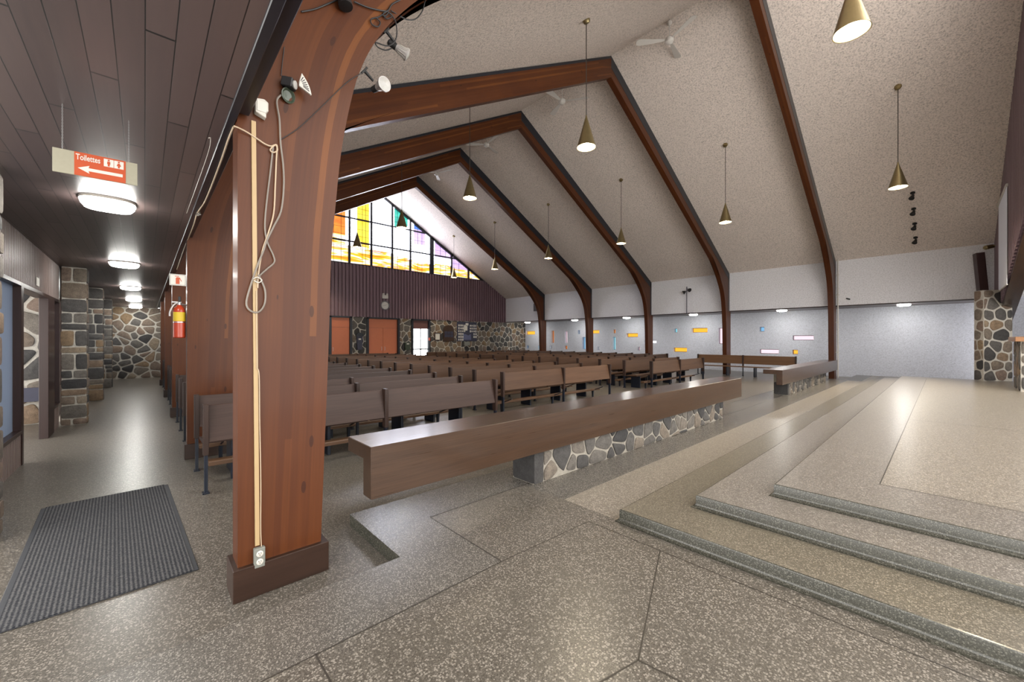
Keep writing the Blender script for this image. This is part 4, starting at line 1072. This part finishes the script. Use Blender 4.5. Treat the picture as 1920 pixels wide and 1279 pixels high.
mb = MB(); mb.tube(smooth_path([(-.02, -.01, .47), (-.06, -.03, .44), (-.095, -.035, .36), (-.10, -.03, .29)], 5), [.010] * 15 + [.014], 10); mb.build('hose', M['silver'], t)
mb = MB(); mb.tube([(0.0, 0, .46), (.06, 0, .45), (.085, 0, .45)], .008, 8); mb.build('wall_hook', M['steel'], t)
t = thing('extinguisher_sign', 'white sign with red extinguisher pictogram above the extinguisher', 'sign', (.325, ARCH_Y[1] - .01, 2.40))
mb = MB(); mb.box(-.085, .085, -.004, .004, -.075, .075); mb.build('sign_plate', M['sign_white'], t, bevel=.001)
mb = MB(); mb.box(-.008, -.0, -.0056, -.0042, -.06, .0); 
pic = [(-.022, -.055), (.018, -.055), (.018, .02), (.008, .035), (-.012, .035), (-.022, .02)]
mb = MB(); mb.prism(pic, -.0056, -.0041, lambda p, q, a: (p, a, q)); mb.box(-.03, .012, -.0056, -.0041, .042, .05)
mb.prism([(.018, .036), (.04, -.015), (.034, -.02), (.012, .03)], -.0056, -.0041, lambda p, q, a: (p, a, q)); mb.build('pictogram', M['sign_orange'], t)
mb = MB()
for z_ in (-.068, .065): mb.box(-.078, .078, -.0052, -.0041, z_, z_ + .003)
for x_ in (-.078, .075): mb.box(x_, x_ + .003, -.0052, -.0041, -.068, .068)
mb.build('sign_border', M['ink'], t)
mb = MB(); mb.box(-.01, .01, -.01, 0, -.06, .06); o = mb.build('switch_plate', M['sign_cream'], loc=(.30 + .12, ARCH_Y[2] - .001 + 0, 1.75), bevel=.002); o.location = (.47, ARCH_Y[2] - .0005, 1.75); tag(o, 'small cream switch plate on the third pillar', 'switch')
# label plate on the left fluted boards
mb = MB(); mb.box(0, .008, -.10, .10, -.06, .06); o = mb.build('door_plate', M['sign_white'], loc=(XLW + .019, 9.05, 2.46), bevel=.002); tag(o, 'small white plate above the left doorway', 'sign')

# ------------------------------------------------------------------ things on the back wall
def bw(x, y, Y=YB - .06):
    u = (x - 960) / F_; v = (638 - y) / F_; d = Y / (c_ - s_ * u); return d * (s_ + c_ * u), CAMZ + v * d
yb0 = YB - .085
cx_, cz_ = bw(721.5, 573)
t = thing('wall_clock', 'round grey-rimmed wall clock on the fluted back wall', 'clock', (cx_, yb0, cz_))
mb = MB(); mb.lathe([(.24, 0), (.285, .01), (.29, .04), (.235, .05), (.225, .03)], 36, FR, caps=False); mb.build('rim', M['vent'], t)
mb = MB(); mb.lathe([(.23, .022), (0, .022)], 36, FR, caps=False); mb.build('dial', M['sign_white'], t)
for nm, a, L, w in (('hour_hand', R(60), .11, .014), ('minute_hand', R(-100), .17, .010)):
    q = MB(); q.obox(Matrix.Translation((math.sin(a) * L / 2, -.028, math.cos(a) * L / 2)) @ Matrix.Rotation(a, 4, 'Y'), w, .004, L); q.build(nm, M['ink'], t)
q = MB()
for k in range(12):
    a = k * math.pi / 6; q.obox(Matrix.Translation((math.sin(a) * .19, -.0235, math.cos(a) * .19)) @ Matrix.Rotation(a, 4, 'Y'), .012, .002, .04)
q.build('hour_marks', M['ink'], t)
ex, ez = bw(721, 556.5)
t = thing('emergency_light', 'white twin-head emergency light above the clock', 'lamp', (ex, yb0, ez))
mb = MB(); mb.box(-.19, .19, -.09, 0, -.12, .09); mb.build('battery_box', M['white_plastic'], t, bevel=.01)
for sx in (-.11, .11):
    q = MB(); q.lathe([(.02, -.06), (.05, -.02), (.07, .03), (.06, .035), (0, .03)], 18, direct((sx, -.06, .14), (sx * 1.5, -.8, -.2))); q.build('lamp_head', M['white_plastic'], t)
mb = MB(); mb.tube(smooth_path([(0, -.01, .09), (.02, -.01, .2), (.06, -.01, .32)], 4), .008, 6); mb.build('supply_cord', M['rod'], t)
def wallbox(name, px, label, cat, mat, dep=.12, top=None):
    (xa, za), (xb, zb) = bw(px[0], px[1]), bw(px[2], px[3])
    t = thing(name, label, cat, ((xa + xb) / 2, YB - .031, (za + zb) / 2)); w, h = (xb - xa) / 2, (za - zb) / 2
    mb = MB(); mb.prism([(-w, h), (w, h), (w * .82, -h), (-w * .82, -h)], -dep, 0, lambda p, q, a: (p, a, q)); mb.build('box_body', mat, t, weld=True, bevel=.008)
    return t, w, h
t, w, h = wallbox('water_stoup', (668, 631, 679, 656), 'dark metal box under an arched hood between the orange doors', 'box', M['board_blue'])
mb = MB(); pr = [(-w * 1.3, h)] + [(-w * 1.3 * math.cos(a), h + .22 * math.sin(a)) for a in [math.pi * k / 10 for k in range(1, 10)]] + [(w * 1.3, h)]
mb.prism(pr, -.15, 0, lambda p, q, a: (p, a, q)); mb.build('hood', M['black'], t, weld=True)
mb = MB(); mb.box(-w * .4, w * .4, -.124, -.12, h * .5, h * .7); mb.build('label_plate', M['sign_white'], t)
t, w, h = wallbox('collection_box', (758, 642, 769, 656), 'dark green box with white label left of the glazed door', 'box', M['green'])
mb = MB(); mb.box(-w * .4, w * .4, -.124, -.12, h * .45, h * .75); mb.build('label_plate', M['sign_white'], t)
(xa, za), (xb, zb) = bw(815, 624), bw(826, 638.5)
t = thing('framed_notice', 'framed white notice on the stone wall right of the glazed door', 'frame', ((xa + xb) / 2, YB - .031, (za + zb) / 2)); w, h = (xb - xa) / 2, (za - zb) / 2
mb = MB()
for q_ in ((-w, -w + .05, -h, h), (w - .05, w, -h, h)): mb.box(q_[0], q_[1], -.04, 0, q_[2], q_[3])
mb.box(-w + .05, w - .05, -.04, 0, h - .05, h); mb.box(-w + .05, w - .05, -.04, 0, -h, -h + .05); mb.build('picture_frame', M['frame_wood'], t)
mb = MB(); mb.box(-w + .05, w - .05, -.015, -.001, -h + .05, h - .05); mb.build('paper', M['sign_white'], t)
(xa, za), (xb, zb) = bw(831, 609), bw(851, 640)
t = thing('notice_rack', 'brown wooden notice rack with arched top left of the photo board', 'rack', ((xa + xb) / 2, YB - .031, (za + zb) / 2)); w, h = (xb - xa) / 2, (za - zb) / 2
mb = MB(); mb.prism([(-w, -h), (w, -h), (w, h * .45), (w * .7, h * .85), (0, h), (-w * .7, h * .85), (-w, h * .45)], -.06, 0, lambda p, q, a: (p, a, q)); mb.build('back_panel', M['rail'], t, weld=True, bevel=.006)
for i in range(3):
    for j in range(2):
        mb = MB(); mb.box(-w * .8 + i * w * .55, -w * .8 + i * w * .55 + w * .48, -.075, -.06, -h * .5 + j * h * .38, -h * .5 + j * h * .38 + h * .33); mb.build('pocket', M['board_blue'], t)
(xa, za), (xb, zb) = bw(857, 603), bw(894, 640)
t = thing('photo_board', 'large dark notice board covered with small white photographs', 'notice board', ((xa + xb) / 2, YB - .031, (za + zb) / 2)); w, h = (xb - xa) / 2, (za - zb) / 2
mb = MB(); mb.box(-w, w, -.04, 0, -h, h); mb.build('board', M['board_blue'], t, bevel=.008)
rg = random.Random(9)
for i in range(10):
    for j in range(6):
        x = -w * .88 + i * w * .19; z = h * .62 - j * h * .29
        if 3 <= i <= 7 and j >= 3 or (i == 4 or i == 5) and j < 3: continue
        if j == 5 and i > 2: continue
        ww, hh = w * .06 * rg.uniform(.8, 1.2), h * .10 * rg.uniform(.8, 1.15)
        mb = MB(); mb.box(x, x + ww * 2, -.045, -.040, z - hh, z + hh); mb.build('photograph', M['sign_white'], t)
for x, z, ww, hh in ((-.02, h * .75, w * .14, h * .12), (-.14, h * .35, w * .18, h * .24)):
    mb = MB(); mb.box(x - ww, x + ww, -.046, -.040, z - hh, z + hh); mb.build('photograph', M['sign_white'], t)
mb = MB(); mb.prism([(-w * .45, -h * .85), (w * .4, -h * .85), (w * .35, -h * .25), (w * .1, -h * .4), (-w * .1, -h * .3), (-w * .4, -h * .2)], -.044, -.040, lambda p, q, a: (p, a, q)); mb.build('drawing', plain('drawing_ink', (.10, .11, .2), .6), t)
(xa, za), (xb, zb) = bw(870, 641), bw(880, 648)
mb = MB(); mb.box(-.22, .22, -.12, 0, -.14, .14); o = mb.build('wall_shelf_box', M['outlet'], loc=((xa + xb) / 2, YB - .031, (za + zb) / 2), bevel=.01); tag(o, 'small grey box below the photo board', 'box')
(xa, za) = bw(804.5, 636); mb = MB(); mb.box(-.05, .05, -.06, 0, -.1, .1); o = mb.build('fire_alarm', M['red'], loc=(xa + .02, YB - .05, za), bevel=.006); tag(o, 'small red fire alarm point beside the glazed door', 'alarm')

# ------------------------------------------------------------------ right side: spots, conduit, vent, screen, post, stone wall, altar
for k, (x, z) in enumerate(((17.79, 6.24), (18.43, 5.88), (19.07, 5.52), (19.71, 5.16))):
    z = roof(x); t = thing('spotlight', 'small black spotlight, %s from the top of four on the right ceiling slope' % ORD[k], 'spotlight', (x, .66, z), 0, 'black spotlights on the right ceiling slope')
    nrm = Vector((-SLOPE, 0, -1)).normalized()
    mb = MB(); mb.lathe([(.06, 0), (.06, .02), (.02, .03)], 18, direct((0, 0, 0), nrm)); mb.build('mount_plate', M['cable_black'], t)
    mb = MB(); mb.tube([nrm * .02, nrm * .1], .012, 8); mb.build('stem', M['cable_black'], t)
    Md = direct(nrm * .15, (-.55, .25, -.8)); mb = MB(); mb.lathe([(.02, -.06), (.035, -.05), (.04, .0), (.07, .08), (.07, .10), (.06, .095)], 20, Md); mb.build('lamp_can', M['cable_black'], t)
    mb = MB(); mb.lathe([(.06, .09), (0, .085)], 18, Md); mb.build('lens', M['lens'], t)
    sl_ = spot(t, 0, 380, 75, .8, (1, .88, .7)); sl_.matrix_local = Md @ Matrix.Translation((0, 0, .12)) @ Matrix.Rotation(math.pi, 4, 'X')
t = thing('floodlight_mast', 'thin dark mast with twin floodlight heads on the right upper wall', 'floodlight', (20.30, 8.87, SOFFIT - .02))
mb = MB(); mb.tube([(0, 0, 0), (0, 0, 1.38)], .018, 8); mb.box(0, .12, -.02, .02, .0, .03); mb.build('mast', M['board_blue'], t)
for sg in (-1, 1):
    q = MB(); q.lathe([(.03, -.06), (.05, -.03), (.10, .06), (.10, .075), (0, .07)], 18, direct((-.02, sg * .11, 1.16 - .05 * sg), (-.35, sg * .9, -.45))); q.build('lamp_head', M['cable_black'], t)
q = MB(); q.tube([(0, -.1, 1.18), (0, .1, 1.14)], .012, 8); q.build('crossbar', M['cable_black'], t)
t = thing('air_vent', 'grey slatted air vent high on the right wall behind the last arch', 'vent', (20.415, 19.55, 3.93))
mb = MB(); mb.box(-.03, 0, -.28, -.25, -.27, .27); mb.box(-.03, 0, .25, .28, -.27, .27); mb.box(-.03, 0, -.25, .25, .24, .27); mb.box(-.03, 0, -.25, .25, -.27, -.24); mb.build('vent_frame', M['vent'], t)
mb = MB()
for k in range(8): mb.obox(Matrix.Translation((-.012, 0, -.21 + k * .06)) @ Matrix.Rotation(R(35), 4, 'Y'), .006, .5, .05)
mb.build('slats', M['vent'], t)
mb = MB(); mb.obox(Matrix.Rotation(R(20), 4, 'X'), .05, .13, .05); o = mb.build('camera_housing', M['cable_black'], loc=(20.37, 2.55, 3.23), bevel=.01); tag(o, 'small black camera on the upper wall beside the nearest right arch leg', 'camera')
mb = MB(); mb.tube([(20.36, 2.86, .10), (20.36, 2.86, 4.9)], .02, 8)
for z_ in (1.1, 2.3, 3.4, 4.2): mb.box(20.33, 20.41, 2.83, 2.93, z_, z_ + .03)
tag(mb.build('conduit', M['white_plastic']), 'pale vertical conduit beside the nearest right arch leg', 'conduit')

t = thing('projection_screen', 'white projection screen hanging on the dark fluted wall at far right', 'screen', (17.5, YA + .09, 5.60))
mb = MB(); mb.box(-1.15, 1.15, -.003, .003, -2.55, -.02); mb.build('fabric', M['screen'], t)
mb = MB(); mb.lathe([(.035, -1.2), (.035, 1.2)], 14, Matrix.Rotation(R(90), 4, 'Y')); mb.build('roller_case', M['white_plastic'], t)
mb = MB(); mb.lathe([(.015, -1.16), (.015, 1.16)], 10, Matrix.Translation((0, 0, -2.56)) @ Matrix.Rotation(R(90), 4, 'Y')); mb.build('bottom_bar', M['white_plastic'], t)
# leaning brown post
mb = MB(); b0, b1 = Vector((20.0, -1.065, .1)), Vector((20.0, -.775, 4.44)); d = (b1 - b0)
mb.obox(Matrix.Translation((b0 + b1) / 2) @ d.to_track_quat('Z', 'X').to_matrix().to_4x4() @ Matrix.Rotation(R(20), 4, 'Z'), .20, .22, d.length)
tag(mb.build('timber_post', M['brown_post'], bevel=.006), 'dark brown timber post leaning behind the angled stone wall', 'post')
mb = MB(); mb.lathe([(.03, -.14), (.06, -.1), (.07, .1), (.05, .13)], 16, direct((20.1, -1.0, 4.62), (-.6, .8, -.2))); mb.tube([(20.1, -1.0, 4.62), (20.1, -1.19, 4.66)], .015, 8)
tag(mb.build('lamp_bracket', M['brass']), 'small brass-coloured lamp on the fluted wall above the leaning post', 'lamp')
# angled stone wall beside the altar
a = Vector((18.15, -.80, .402)); b = Vector((18.6, -1.36, .402)); U = (b - a).normalized(); N = Vector((U.y, -U.x, 0)); N = -N if N.dot(Vector((-1, -.3, 0))) < 0 else N
L = (b - a).length; H = 2.67
if N.dot(Vector((-18, .8, 0))) < 0: N = -N
mb = MB(); bk = -N * .28
vs = [a, b, b + bk, a + bk]; mb.mesh(vs + [v + Vector((0, 0, H)) for v in vs], [(0, 1, 5, 4), (1, 2, 6, 5), (2, 3, 7, 6), (3, 0, 4, 7), (4, 5, 6, 7)], 1)
stones(mb, L, H, .34, .30, a, U, (0, 0, 1), N, 91, .022, .02, 0, .33)
stones(mb, .28, H, .28, .30, a + bk, N, (0, 0, 1), -U, 92, .02, .012, 0, .2)
tag(mb.build('stone_screen_wall', [M['stone'], M['mortar']]), 'free-standing stone wall set at an angle by the right edge of the chancel', 'wall')
t = thing('altar_table', 'stone pedestal with orange-brown timber top at the right edge of the view', 'altar', (15.6, -1.55, .4))
mb = MB(); mb.box(-.58, .6, -.35, .33, 0, 1.17, 1); stones(mb, 1.18, 1.17, .34, .26, (-.58, .33, 0), (1, 0, 0), (0, 0, 1), (0, 1, 0), 95, .02, .018, 0); stones(mb, .68, 1.17, .34, .26, (-.58, -.35, 0), (0, 1, 0), (0, 0, 1), (-1, 0, 0), 96, .02, .018, 0)
mb.build('stone_base', [M['stone'], M['mortar']], t)
mb = MB(); mb.box(-.72, .75, -.45, .42, 1.17, 1.28); mb.build('table_top', M['altar_wood'], t, bevel=.006)
